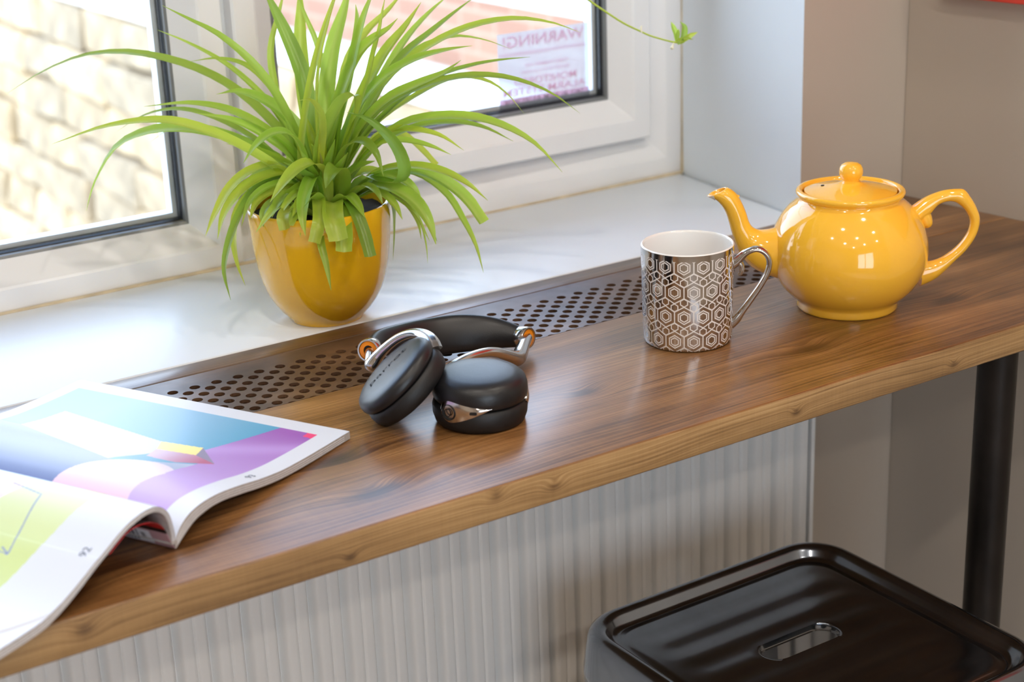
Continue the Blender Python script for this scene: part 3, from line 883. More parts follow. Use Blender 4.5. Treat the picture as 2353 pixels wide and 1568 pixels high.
([[-0.0153,0.417,0.1],[0.0215,0.3858,0.1241],[0.0363,0.3728,0.1159],[0.0469,0.3579,0.0966],[0.0505,0.3455,0.0728]],0.014,0,[0.819,0.53,0.219]),
([[-0.016,0.412,0.1],[0.0118,0.383,0.1343],[0.0253,0.3674,0.133],[0.0336,0.353,0.1243],[0.0374,0.3442,0.1097]],0.0131,0,[0.82,0.509,0.261]),
([[-0.016,0.417,0.1],[0.0226,0.3883,0.1315],[0.0497,0.3718,0.1337],[0.0674,0.3563,0.1239],[0.0805,0.3413,0.1083],[0.0891,0.3269,0.0872]],0.019,1,[0.772,0.596,0.22]),
([[-0.0177,0.417,0.1],[0.0199,0.39,0.1317],[0.0461,0.3736,0.1324],[0.066,0.3533,0.1146],[0.0741,0.3384,0.0917],[0.0789,0.3256,0.0689],[0.0796,0.3148,0.0445]],0.011,0,[0.855,0.492,0.163]),
([[-0.0177,0.412,0.1],[0.0135,0.3861,0.1355],[0.0386,0.366,0.1414],[0.0586,0.3463,0.1373],[0.0741,0.3279,0.1266],[0.0867,0.3133,0.1112]],0.0133,0,[0.755,0.601,0.264]),
([[-0.016,0.417,0.1],[0.0212,0.3836,0.1184],[0.0351,0.3688,0.1047],[0.0396,0.3595,0.0894],[0.039,0.3538,0.0752]],0.008,0,[0.869,0.467,0.163]),
([[-0.0177,0.427,0.1],[0.022,0.4043,0.1143],[0.0183,0.3695,0.1116],[0.0373,0.4011,0.0768],[0.0318,0.3968,0.0468]],0.0096,0,[0.702,0.674,0.229]),
([[-0.0202,0.4045,0.1],[-0.0201,0.3855,0.14],[-0.0268,0.3814,0.149],[-0.0394,0.3722,0.1438],[-0.0453,0.3698,0.1342]],0.017,0,[0.509,-0.816,-0.273]),
([[-0.0282,0.4195,0.1],[-0.0123,0.4194,0.1365],[-0.0031,0.423,0.1505],[0.0102,0.426,0.1723]],0.0123,0,[-0.379,0.923,0.068]),
([[-0.0342,0.422,0.1],[-0.0262,0.4349,0.1359],[-0.0273,0.4518,0.1535],[-0.0294,0.4639,0.1721]],0.01,0,[-0.979,0.109,-0.174]),
([[-0.0251,0.417,0.1],[-0.0103,0.4102,0.1338],[0.0003,0.4088,0.1464],[0.0155,0.4076,0.1664]],0.0135,0,[-0.048,0.992,0.117]),
([[-0.0307,0.4145,0.1],[-0.0183,0.414,0.1465],[-0.0106,0.416,0.173],[-0.0005,0.4187,0.1982]],0.0134,0,[-0.359,0.932,0.039]),
([[-0.0318,0.417,0.1],[-0.0234,0.422,0.1419],[-0.0239,0.4319,0.1644],[-0.0248,0.4421,0.187]],0.0104,0,[-0.954,0.261,-0.146]),
([[-0.0258,0.417,0.1],[-0.0044,0.4111,0.1448],[0.0121,0.4114,0.1703],[0.031,0.4097,0.195]],0.0162,0,[-0.126,0.985,0.116]),
([[-0.0328,0.4095,0.1],[-0.0378,0.4086,0.1306],[-0.05,0.4083,0.1428],[-0.0632,0.4144,0.153]],0.019,0,[0.028,-0.959,0.281]),
([[-0.0247,0.412,0.1],[-0.0126,0.3978,0.1304],[-0.0035,0.3882,0.1427],[0.0101,0.3781,0.1483]],0.0186,0,[0.511,0.821,0.255]),
([[-0.0352,0.4145,0.1],[-0.0424,0.4251,0.1331],[-0.0633,0.4354,0.1359],[-0.0807,0.441,0.1298],[-0.0911,0.4436,0.1202]],0.0169,0,[-0.345,-0.891,-0.294]),
([[-0.037,0.4083,0.1],[-0.0519,0.4159,0.1276],[-0.0752,0.4166,0.1283],[-0.092,0.4139,0.121],[-0.1008,0.4126,0.1069]],0.0147,0,[0.092,-0.96,-0.265]),
([[-0.0387,0.4045,0.1],[-0.0573,0.4052,0.1266],[-0.0798,0.3946,0.1239],[-0.0912,0.3863,0.1127]],0.0119,0,[0.529,-0.834,-0.157]),
([[-0.0318,0.4032,0.1],[-0.0458,0.3981,0.1252],[-0.0637,0.3843,0.1231],[-0.0781,0.3723,0.114]],0.0109,0,[0.649,-0.743,-0.161]),
([[-0.0247,0.4045,0.1],[-0.0196,0.3819,0.1215],[-0.0215,0.3569,0.118],[-0.0221,0.3442,0.1089]],0.0105,0,[0.986,-0.108,0.128]),
([[-0.0177,0.4095,0.1],[0.0054,0.3707,0.1225],[0.0119,0.3516,0.1139],[0.0146,0.3424,0.1005]],0.0102,0,[0.968,0.22,0.122]),
([[-0.0457,0.412,0.1],[-0.062,0.4258,0.1299],[-0.0804,0.4268,0.1256],[-0.0873,0.4269,0.1164]],0.0116,0,[0.035,-0.989,-0.146]),
([[-0.0457,0.4045,0.1],[-0.0744,0.4061,0.1223],[-0.0959,0.3944,0.115],[-0.0979,0.3907,0.1043]],0.0095,0,[0.565,-0.824,-0.033]),
([[-0.0352,0.4032,0.1],[-0.0529,0.4009,0.1267],[-0.0751,0.3869,0.1235],[-0.0878,0.38,0.1134]],0.0087,0,[0.553,-0.816,-0.17]),
([[-0.0307,0.4032,0.1],[-0.0533,0.386,0.1249],[-0.0699,0.3727,0.1187]],0.0182,0,[0.67,-0.684,0.29]),
([[-0.023,0.407,0.1],[-0.0218,0.3736,0.1219],[-0.0225,0.3607,0.1174]],0.0171,0,[0.951,-0.1,-0.292]),
([[-0.0142,0.4145,0.1],[0.0183,0.3804,0.1216],[0.0332,0.3606,0.1067],[0.0403,0.3405,0.0755]],0.0069,0,[0.92,0.373,0.116]),
([[-0.0195,0.4045,0.1],[-0.0094,0.3708,0.131],[-0.0069,0.3476,0.1292],[-0.0062,0.3384,0.119]],0.0086,0,[0.986,0.037,0.164]),
([[-0.037,0.422,0.1],[-0.0359,0.4386,0.1307],[-0.0492,0.4565,0.1308],[-0.0625,0.4631,0.1203]],0.0179,0,[-0.602,-0.759,-0.248]),
([[-0.0422,0.4245,0.1],[-0.0441,0.4572,0.1348],[-0.0582,0.4753,0.1276],[-0.066,0.4755,0.1144]],0.0123,0,[-0.781,-0.431,0.452]),
([[-0.0212,0.422,0.1],[0.0083,0.4118,0.1303],[0.0286,0.4075,0.1298],[0.037,0.3992,0.1197]],0.015,0,[0.471,0.837,0.279]),
([[-0.0177,0.422,0.1],[0.0244,0.4009,0.1223],[0.0403,0.3938,0.1119],[0.0427,0.3874,0.1004]],0.0133,0,[0.706,0.688,0.166]),
([[-0.0307,0.4095,0.1],[-0.0273,0.4022,0.1381],[-0.0256,0.3967,0.1508],[-0.0201,0.3941,0.1702]],0.0148,0,[0.931,0.343,-0.122]),
([[-0.0318,0.412,0.1],[-0.0292,0.4096,0.133],[-0.0323,0.4094,0.1496],[-0.0344,0.4137,0.1651]],0.019,0,[-0.777,-0.628,-0.046]),
([[-0.0272,0.4095,0.1],[-0.0231,0.3982,0.1341],[-0.02,0.3899,0.1452],[-0.0129,0.3847,0.1588]],0.0144,0,[0.927,0.309,-0.214]),
([[-0.0342,0.4095,0.1],[-0.0372,0.4074,0.1348],[-0.044,0.4053,0.1483],[-0.048,0.4086,0.1622]],0.0137,0,[0.295,-0.942,0.158]),
([[-0.03,0.4095,0.1],[-0.0284,0.4046,0.1419],[-0.0293,0.4011,0.1625],[-0.0267,0.4031,0.1815]],0.0113,0,[0.97,0.243,-0.032])]
DRY=[
([[-0.0398,0.4005,0.1],[-0.07,0.3879,0.1184],[-0.0873,0.3722,0.1149],[-0.0893,0.3657,0.1057]],0.0106,1,[0.764,-0.644,-0.034]),
([[-0.03,0.4095,0.1],[-0.0291,0.4011,0.1346],[-0.0325,0.3976,0.1458],[-0.0339,0.3985,0.1598]],0.0054,0,[0.92,-0.367,0.137]),
([[-0.016,0.4145,0.1],[0.0111,0.3845,0.1269],[0.018,0.3801,0.1326],[0.0046,0.3868,0.1308]],0.0057,0,[0.54,0.675,0.502])]
# ------------------------------------------------------------------ potted spider plant
PX, PYc = -0.030, 0.417
plant = empty('potted_spider_plant', (PX, PYc, 0.0))
tag(plant, 'arching green spider plant in a glossy mustard yellow pot on the white sill', 'plant')
lathe('pot', [(0, .0012), (.030, .0012), (.0335, .0004), (.0345, .0022), (.0362, .0045), (.0425, .0110), (.0485, .0195), (.0535, .0290), (.0575, .0410), (.0605, .0550), (.0630, .0750),
              (.0645, .0950), (.0650, .1080), (.0646, .1095), (.0632, .1100), (.0616, .1092), (.0612, .1060), (.0600, .0800), (.055, .04), (.04, .016), (0, .012)], M_POT, plant, (PX, PYc, 0), 96)
random.seed(3)
V, F = [], []
NR, NS = 8, 40
V.append((PX, PYc, .1035))
for i in range(1, NR + 1):
    for k in range(NS):
        r = .0608 * i / NR
        V.append((PX + r * math.cos(2 * PI * k / NS), PYc + r * math.sin(2 * PI * k / NS), .0995 + random.uniform(-.0016, .0022) + (.003 if i < 4 else 0)))
for k in range(NS):
    F.append((0, 1 + k, 1 + (k + 1) % NS))
for i in range(NR - 1):
    for k in range(NS):
        a, b = 1 + i * NS, 1 + (i + 1) * NS
        F.append((a + k, b + k, b + (k + 1) % NS, a + (k + 1) % NS))
obj('soil', V, F, M_SOIL, plant)

def leaf_material(name, base, mid, tip, rib):
    g = G(name)
    uvn = g.n('ShaderNodeTexCoord')
    sp = g.n('ShaderNodeSeparateXYZ')
    g.t.links.new(uvn.outputs['UV'], sp.inputs[0])
    u, v = S(g, sp.outputs[0]), S(g, sp.outputs[1])
    inf = g.n('ShaderNodeObjectInfo')
    rnd = S(g, inf.outputs['Random'])
    along = g.ramp(v, [(0.0, lin(base)), (0.22, lin(mid)), (0.75, lin(mid)), (1.0, lin(tip))])
    ac = (u - 0.5).abs()
    stripe = g.ramp(ac, [(0.0, (1, 1, 1, 1)), (0.10, (0.5, 0.5, 0.5, 1)), (0.22, (0, 0, 0, 1)), (0.42, (0, 0, 0, 1)), (0.5, (0.5, 0.5, 0.5, 1))])
    veins = (u * 130.0).sin() * 0.5 + 0.5
    nz = g.noise(g.vec(u * 3.0, v * 9.0, rnd * 40.0), 1.0, 3)
    colr = g.mix(S(g, stripe) * 0.55, along, lin(rib))
    colr = g.mix((rnd - 0.25).max(0.0) * 1.0, colr, lin((226, 222, 66)))
    colr = g.mix((nz * 0.5 + veins * 0.16).clamp(), colr, lin((104, 156, 44)))
    r2 = (rnd * 7.31).fract()
    colr = g.mix((r2 - 0.50).max(0.0) * 1.5, colr, lin((72, 128, 34)))
    dif = g.b
    g.set(color=colr, rough=0.32, spec=0.5)
    tl = g.n('ShaderNodeBsdfTranslucent')
    bright = g.mix(0.5, colr, lin((226, 236, 110)))
    g.t.links.new(bright, tl.inputs[0])
    mx = g.n('ShaderNodeMixShader')
    mx.inputs[0].default_value = 0.48
    g.t.links.new(dif.outputs[0], mx.inputs[1])
    g.t.links.new(tl.outputs[0], mx.inputs[2])
    g.t.links.new(mx.outputs[0], g.out.inputs[0])
    return g.m
M_LEAF = leaf_material('leaf_green', (206, 224, 150), (164, 204, 66), (184, 210, 84), (216, 232, 140))
M_DRY = leaf_material('leaf_dry', (168, 128, 80), (150, 104, 58), (132, 86, 48), (184, 146, 96))

def ribbon(name, P, width, blunt, side, mat, parent, n=22, fold=0.36):
    Q = spline(P, n)
    s0 = np.array(side, float)
    T = np.gradient(Q, axis=0)
    T /= np.linalg.norm(T, axis=1)[:, None]
    V, F, UV = [], [], []
    us = [0, .25, .5, .75, 1]
    for i in range(n):
        t = i / (n - 1)
        w = (0.68 + 0.32 * min(1, t / .2)) * width / 2
        if blunt:
            if t > .9: w *= 0.93
        else:
            w *= max(0.03, 1 - max(0, (t - .50) / .50) ** 2.0)
        s = s0 - T[i] * np.dot(s0, T[i])
        s /= max(1e-6, np.linalg.norm(s))
        nr = np.cross(T[i], s)
        if nr[2] < 0 and t < .2: nr = -nr
        for q in us:
            k = (q - .5) * 2
            V.append(Q[i] + s * w * k + nr * (abs(k) - .5) * w * fold)
            UV.append((q, t))
    for i in range(n - 1):
        for k in range(4):
            a = i * 5 + k
            F.append((a, a + 1, a + 6, a + 5))
    me = bpy.data.meshes.new(name)
    me.from_pydata([tuple(v) for v in V], [], F)
    uvl = me.uv_layers.new(name='UVMap')
    for lp in me.loops:
        uvl.data[lp.index].uv = UV[lp.vertex_index]
    o = link_mesh(name, me, mat, parent, True)
    return o
for P, w, bl, sd in LEAVES:
    ribbon('leaf', P, w, bl, sd, M_LEAF, plant)
for P, w, bl, sd in DRY:
    o = ribbon('dry_leaf', P, w, bl, sd, M_DRY, plant, fold=0.5)
    o['label'] = 'brown shrivelled leaf'
# runner arching out over the sill and its plantlet
rp = [(-.028, .418, .10, .0016), (-.005, .440, .24, .0015), (.075, .465, .345, .0014), (.175, .455, .338, .0013), (.250, .435, .286, .0012), (.2792, .419, .2574, .0011), (.2929, .4044, .2438, .0010), (.3033, .3938, .2345, .0010),
      (.3145, .3835, .2271, .0009), (.3214, .3773, .2228, .0009), (.3379, .3641, .2164, .0009), (.3425, .3610, .2155, .0012)]
run = tube('runner', rp, plain('runner_green', (176, 200, 70), 0.45), plant, n=60, seg=8)
pl = sub(ribbon('plantlet', [(.3418, .3612, .2150), (.3474, .3590, .2180), (.3503, .3600, .2240), (.3513, .3612, .2299), (.3488, .3647, .2345)], .0062, 0, (.83, -.55, -.1), M_LEAF, plant), run)
for P, w in (([(.3425, .3620, .2160), (.3440, .3650, .2230), (.3425, .3675, .2300), (.3412, .3695, .2348)], .0050),
             ([(.3440, .3600, .2160), (.3500, .3575, .2190), (.3555, .3550, .2222), (.3608, .3527, .2243)], .0050),
             ([(.3418, .3615, .2150), (.3432, .3625, .2200), (.3450, .3632, .2250), (.3459, .3639, .2281)], .0040),
             ([(.3415, .3615, .2150), (.3425, .3580, .2190), (.3475, .3540, .2200), (.3540, .3510, .2180)], .0030)):
    sub(ribbon('plantlet', P, w, 0, (.83, -.55, .1), M_LEAF, plant), run)
for P in ([(.3395, .3630, .2160, .0006), (.3375, .3625, .2128, .0010), (.3362, .3622, .2105, .0020), (.3352, .3620, .2096, .0006)],
          [(.3152, .3822, .2255, .0006), (.3150, .3835, .2290, .0012), (.3158, .3842, .2316, .0008), (.3170, .3838, .2320, .0003)]):
    sub(tube('bract', P, plain('pale_bract', (236, 236, 214), 0.5), plant, n=10, seg=8, ref=(1, 0, 0)), run, 'small cream bract')

# ------------------------------------------------------------------ magazine
MS0 = np.array([-.334, .0483])
MU = np.array([-.4597, .888]); MU /= np.linalg.norm(MU)
MV = np.array([MU[1], -MU[0]])
PH, PW = 0.2735, 0.2035
mag = empty('open_magazine', (MS0[0], MS0[1], 0.0))
tag(mag, 'open glossy magazine with colourful abstract page lying on the left end of the wooden bar', 'magazine')
def mpt(s, u, z):
    p = MS0 + MV * s + MU * u
    return (p[0], p[1], z)
RT = spline([(0, .0062, 0), (.0055, .0128, 0), (.0136, .0179, 0), (.0248, .0208, 0), (.0358, .0213, 0), (.0491, .0205, 0), (.0714, .0170, 0), (.0944, .0124, 0), (.1182, .0091, 0), (.1382, .0079, 0), (.1640, .0071, 0), (PW, .0066, 0)], 120)[:, :2]
RBm = spline([(0, .0004, 0), (.0096, .0062, 0), (.0213, .0117, 0), (.0347, .0139, 0), (.0481, .0139, 0), (.0705, .0104, 0), (.0934, .0060, 0), (.1175, .0028, 0), (.1477, .0012, 0), (PW, .0006, 0)], 120)[:, :2]
LT = spline([(0, .0045, 0), (.0006, .011, 0), (-.0004, .0186, 0), (-.0025, .0268, 0), (-.0067, .0327, 0), (-.0132, .0370, 0), (-.0228, .0390, 0), (-.0327, .0384, 0), (-.0426, .0365, 0), (-.0527, .0329, 0), (-.0628, .0286, 0),
              (-.0727, .0246, 0), (-.0817, .0206, 0), (-.0977, .0138, 0), (-.1169, .0068, 0), (-.1356, .0008, 0), (-.153, -.0022, 0), (-.178, -.0052, 0), (-.2035, -.0070, 0)], 150)[:, :2]
def offset(Pf, d):   # d may vary along the curve
    T = np.gradient(Pf, axis=0)
    T /= np.linalg.norm(T, axis=1)[:, None]
    return Pf + np.stack([-T[:, 1], T[:, 0]], 1) * np.reshape(d, (-1, 1))
LBk = offset(LT, 0.0036 + 0.0020 * np.clip((-LT[:, 0] - .07) / .05, 0, 1))
COV = spline([(-.0006, .0006, 0), (-.0045, .0085, 0), (-.0086, .0182, 0), (-.0126, .0235, 0), (-.0185, .0276, 0), (-.0260, .0302, 0), (-.0345, .0315, 0), (-.0430, .0309, 0), (-.0530, .0270, 0), (-.0600, .0240, 0)], 90)[:, :2]
def lift(s, u, z, thick):
    """keep the free-hanging half above the bar top, let it droop past the front edge"""
    y = (MS0 + MV * s + MU * u)[1]
    fl = thick + .0010 + max(min(0.0, y + .004) * 1.3, -.0008)
    d = z - fl
    return fl + (d + math.sqrt(d * d + 0.000016)) / 2 if s < -.07 else z
def sheet(name, prof, mat, umax, thick, nu=60, paint=None, left=False, dz=0.0, u0=0.0):
    V, F = [], []
    us = np.linspace(u0, umax, nu)
    for (s, z) in prof:
        for u in us:
            zz = lift(s, u, z, thick) if left else z
            V.append(mpt(s, u, zz + dz))
    n = len(prof)
    for i in range(n - 1):
        for k in range(nu - 1):
            F.append((i * nu + k, (i + 1) * nu + k, (i + 1) * nu + k + 1, i * nu + k + 1))
    me = bpy.data.meshes.new(name)
    me.from_pydata(V, [], F)
    if paint is not None:
        at = me.color_attributes.new('print', 'FLOAT_COLOR', 'POINT')
        arc = np.r_[0, np.cumsum(np.linalg.norm(np.diff(prof, axis=0), axis=1))]
        ss = np.repeat(prof[:, 0], nu)
        uu = np.tile(us, n)
        col = np.ones((len(V), 4))
        col[:, :3] = paint(ss, uu, np.repeat(arc, nu))
        at.data.foreach_set('color', col.ravel())
    return link_mesh(name, me, mat, mag, True)
def block(name, top, bot, umax, left, thick):
    """a stack of leaves: bottom edge, top edge and fore-edge shown as fine layers"""
    V, F = [], []
    n = len(top)
    us = np.linspace(0, umax, 12)
    for P, tk in ((top, thick), (bot, .0002)):
        for (s, z) in P:
            for u in us:
                V.append(mpt(s, u, (lift(s, u, z, tk) if left else z) - (.00025 if P is top else 0)))
    m = len(us)
    def ix(l, i, k): return (l * n + i) * m + k
    for i in range(n - 1):
        for k in range(m - 1):
            for l in (0, 1):
                F.append((ix(l, i, k), ix(l, i + 1, k), ix(l, i + 1, k + 1), ix(l, i, k + 1)))
        for k in (0, m - 1):
            F.append((ix(0, i, k), ix(0, i + 1, k), ix(1, i + 1, k), ix(1, i, k)))
    for k in range(m - 1):
        for i in (0, n - 1):
            F.append((ix(0, i, k), ix(0, i, k + 1), ix(1, i, k + 1), ix(1, i, k)))
    return obj(name, V, F, M_PAGE_EDGE, mag, True, 0.8)
def lerp(a, b, t): return a + (b - a) * np.clip(t, 0, 1)[:, None]
def L3(c): return np.array(lin(c)[:3])
def poly(s, u, pts):
    c = np.zeros(len(s), bool)
    n = len(pts)
    for i in range(n):
        (x1, y1), (x2, y2) = pts[i], pts[(i + 1) % n]
        cr = ((y1 > u) != (y2 > u)) & (s < (x2 - x1) * (u - y1) / ((y2 - y1) or 1e-9) + x1)
        c ^= cr
    return c
def paint_right(s, u, arc):
    W = np.tile(L3((214, 215, 221)), (len(s), 1))
    art = (s < .1875) & (u > .0185) & (u < .2600)
    sky = lerp(np.tile(L3((52, 146, 182)), (len(s), 1)), np.tile(L3((164, 196, 222)), (len(s), 1)), (u - .05) / .15)
    C = sky.copy()
    # long pale shaft of the pencil shape, ground under it, discs of pink and purple
    low = u < .0737 + (s - .1315) * (.0528 - .0737) / (.187 - .1315)
    gr = lerp(np.tile(L3((84, 92, 142)), (len(s), 1)), np.tile(L3((184, 196, 220)), (len(s), 1)), (s - .02) / .085)
    C[poly(s, u, [(0, .27), (0, .04), (.10, .049), (.0671, .1127), (.0997, .2376), (.10, .27)])] = 0
    k = poly(s, u, [(0, .27), (0, .04), (.10, .049), (.0671, .1127), (.0997, .2376), (.10, .27)])
    C[k] = gr[k]
    pur = lerp(np.tile(L3((186, 150, 214)), (len(s), 1)), np.tile(L3((148, 72, 168)), (len(s), 1)), (s - .06) / .12)
    wav = np.exp(-((s - .150 + (u - .03) * .5) / .012) ** 2)[:, None]
    pur = pur * (1 - .45 * wav) + L3((196, 160, 224)) * .45 * wav
    k = ((u < .0600 - (s - .0719) * .02) | (low & (s > .1))) & low & (s > .062)
    k |= (((s - .045) / .052) ** 2 + ((u - .018) / .043) ** 2 < 1) & (u < .07)
    C[k] = pur[k]
    pk = lerp(np.tile(L3((226, 176, 188)), (len(s), 1)), np.tile(L3((220, 202, 212)), (len(s), 1)), s / .06)
    k = (((s - .030) / .050) ** 2 + ((u - .083) / .042) ** 2 < 1) & ~k
    C[k] = pk[k]
    body = poly(s, u, [(.1423, .2325), (.0997, .2376), (.0671, .1180), (.1015, .1023), (.1242, .1179)])
    C[body] = L3((206, 202, 220))
    k = poly(s, u, [(.1242, .1179), (.1280, .0804), (.1122, .0743), (.1085, .1085)])
    C[k] = L3((244, 226, 132))
    k = poly(s, u, [(.1280, .0804), (.1028, .0490), (.1122, .0743)])
    C[k] = L3((132, 118, 148))
    red = lerp(np.tile(L3((176, 70, 112)), (len(s), 1)), np.tile(L3((206, 178, 204)), (len(s), 1)), (u - .06) / .04)
    k = poly(s, u, [(.1122, .0743), (.1028, .0490), (.0893, .0751), (.0900, .1023), (.1085, .1085)])
    C[k] = red[k]
    k = poly(s, u, [(.1875, .0185), (.1875, .0275), (.1800, .0270), (.1790, .0185)])
    C[k] = L3((232, 44, 112))
    W[art] = C[art]
    return W
def paint_left(s, u, arc):
    W = np.tile(L3((214, 215, 221)), (len(s), 1))
    gb = .043 + np.clip((-.02 - s), 0, 1) * .08
    art = u > gb
    lime = lerp(np.tile(L3((218, 224, 176)), (len(s), 1)), np.tile(L3((200, 212, 122)), (len(s), 1)), (-s - .02) / .06)
    W[art] = lime[art]
    k = poly(s, u, [(-.0, .30), (-.0, .085), (-.0280, .1010), (-.050, .110), (-.062, .135), (-.062, .30)])
    W[k] = L3((240, 208, 226))
    k = poly(s, u, [(.01, .30), (.01, .062), (-.018, .062), (-.026, .105), (-.026, .30)])
    W[k] = L3((206, 226, 240))
    def seg(a, b, w=.00055):
        a, b = np.array(a), np.array(b)
        d = b - a
        t = np.clip(((s - a[0]) * d[0] + (u - a[1]) * d[1]) / (d @ d), 0, 1)
        return (s - a[0] - t * d[0]) ** 2 + (u - a[1] - t * d[1]) ** 2 < w * w
    for a, b in (((-.0331, .0819), (-.0825, .0658)), ((-.0331, .0819), (-.0280, .112)), ((-.0825, .0658), (-.0817, .090)), ((-.0825, .0658), (-.0790, .0740))):
        k = seg(a, b)
        W[k] = L3((128, 136, 172))
    return W
def paint_cover(s, u, arc):
    W = np.tile(L3((186, 146, 152)), (len(s), 1))
    k = (arc > .0152)
    W[k] = L3((24, 18, 20))
    k = (arc > .0192)
    W[k] = L3((186, 28, 34))
    k = (arc > .0185) & (arc > .0185 + .010) & (np.sin(u * 190) > .2)
    W[k] = L3((70, 60, 62))
    lab = (u > .0165) & (u < .075) & (arc > .0012) & (arc < .0140)
    W[lab] = L3((230, 228, 232))
    bars = np.random.RandomState(4).rand(400) > .5
    k = (u > .0275) & (u < .062) & (arc > .0055) & (arc < .0128)
    k &= bars[(np.clip(u, 0, .1) / .00050).astype(int)]
    W[k] = L3((26, 24, 30))
    k = (u > .0200) & (u < .0253) & (arc > .0040) & (arc < .0112) & bars[(np.clip(u, 0, .1) / .00085).astype(int) + 50]
    W[k] = L3((26, 24, 30))
    return W
def print_mat(name, rough, coat):
    g = G(name)
    a = g.n('ShaderNodeVertexColor')
    a.layer_name = 'print'
    g.set(color=a.outputs[0], rough=rough, coat=coat, coat_rough=0.22)
    return g.m
M_PRINT = print_mat('printed_gloss_page', 0.45, 0.25)
M_PRINTC = print_mat('printed_cover', 0.45, 0.2)
stack_r = block('page_stack', RT, RBm, PH, False, .006)
stack_l = block('page_stack', LT, LBk, PH, True, .0062)
def even(prof, n):
    arc = np.r_[0, np.cumsum(np.linalg.norm(np.diff(prof, axis=0), axis=1))]
    q = np.linspace(0, arc[-1], n)
    return np.stack([np.interp(q, arc, prof[:, 0]), np.interp(q, arc, prof[:, 1])], 1)
page_r = sheet('page', even(RT, 330), M_PRINT, PH, .006, 440, paint_right)
page_r['label'] = 'right page with blue and purple abstract print'
page_l = sheet('page', even(LT, 340), M_PRINT, PH, .0064, 420, paint_left, True)
page_l['label'] = 'left page with lime green and pink print'
cv = sheet('cover', even(COV, 110), M_PRINTC, PH * .75, 0, 330, paint_cover)
cv['label'] = 'red back cover with a barcode'
sd = cv.modifiers.new('thick', 'SOLIDIFY')
sd.thickness = 0.0002
# loose leaf edges along the foot of both halves
for fr_ in (.30, .55, .80):
    for T_, B_, lf in ((RT, RBm, False), (LT, LBk, True)):
        Pq = (T_ * (1 - fr_) + B_ * fr_)
        sub(tube('leaf_edge', [mpt(s, -.0002, (lift(s, 0, z, .0062 * (1 - fr_)) if lf else z)) + (.00018,) for s, z in Pq[2:-2:6]], M_PAGE, mag, n=60, seg=5, ref=(MU[0], MU[1], 0)), stack_l if lf else stack_r)
def page_text(body, s, u, z, size, slope, part):
    # baseline runs along +s, letters stand along +u
    X = np.array([MV[0], MV[1], slope]); X /= np.linalg.norm(X)
    Yv = np.array([MU[0], MU[1], 0.0])
    Zv = np.cross(X, Yv)
    p = mpt(s, u, z)
    sub(text_mesh('page_number', body, size, M_INK, Matrix(((X[0], Yv[0], Zv[0], p[0]), (X[1], Yv[1], Zv[1], p[1]), (X[2], Yv[2], Zv[2], p[2]), (0, 0, 0, 1))), mag), part)
def zprof(P, s): 
    o = np.argsort(P[:, 0])
    return float(np.interp(s, P[o, 0], P[o, 1]))
page_text('93', .0932, .0085, zprof(RT, .0932) + .0003, .0085, (zprof(RT, .096) - zprof(RT, .090)) / .006, page_r)
page_text('92', -.0680, .0125, lift(-.068, .0125, zprof(LT[60:], -.068), .0064) + .0003, .0085, (zprof(LT[60:], -.065) - zprof(LT[60:], -.071)) / .006, page_l)
# the digits under the bars, running away along the spine
dg_T = np.array([-(COV[8] - COV[0])[0], 0, 0])
def cov_at(a):
    arc = np.r_[0, np.cumsum(np.linalg.norm(np.diff(COV, axis=0), axis=1))]
    return float(np.interp(a, arc, COV[:, 0])), float(np.interp(a, arc, COV[:, 1]))
s1, z1 = cov_at(.0020); s2, z2 = cov_at(.0050)
upv = np.array([MV[0] * (s2 - s1), MV[1] * (s2 - s1), z2 - z1]); upv /= np.linalg.norm(upv)
xv = np.array([-MU[0], -MU[1], 0.0])
nv = np.cross(xv, upv)
s3, z3 = cov_at(.0036)
pp = np.array(mpt(s3, .0430, z3)) + nv * .0005
sub(text_mesh('barcode_digits', '479 945024', .0036, M_BLACKINK, Matrix(((xv[0], upv[0], nv[0], pp[0]), (xv[1], upv[1], nv[1], pp[1]), (xv[2], upv[2], nv[2], pp[2]), (0, 0, 0, 1))), mag, width=.0300), cv)

# ------------------------------------------------------------------ headphones
hp = empty('headphones', (-.02, .17, 0.0))
tag(hp, 'black leather over-ear headphones with silver arms and orange rings, lying folded on the bar', 'headphones')
CAP = [(0, .0002), (.0345, .0002), (.0361, .0010), (.0371, .0034), (.0374, .0066), (.0370, .0112), (.0356, .0156), (.0322, .0187), (.0255, .0204), (.014, .0212), (0, .0214)]
def ear(C, n, kz=1.0, kc=1.0, seg=72):
    C = Vector(C)
    cush = lathe('ear_cushion', [(r, z * kc) for r, z in ((0, -.0110), (.018, -.0112), (.0205, -.0150), (.0250, -.0186), (.0310, -.0193), (.0352, -.0172), (.0370, -.0115), (.0373, -.0055), (.0362, -.0014), (.0348, -.0003), (.030, 0), (0, 0))], M_FOAM, hp, C, seg, n)
    cap = lathe('ear_cup', [(r, z * kz) for r, z in CAP], M_LEATHER, hp, C, seg, n)
    return cush, cap
CL, NL = Vector((-.1013, .1523, .0332)), Vector((-.587, .302, .746)).normalized()
CR, NRm = Vector((-.0520, .1150, .0194)), Vector((0.02, -.03, 1)).normalized()
KZL, KCL = 0.62, 0.85
cap_l = ear(CL, NL, KZL, KCL)[1]
ear(CR, NRm)
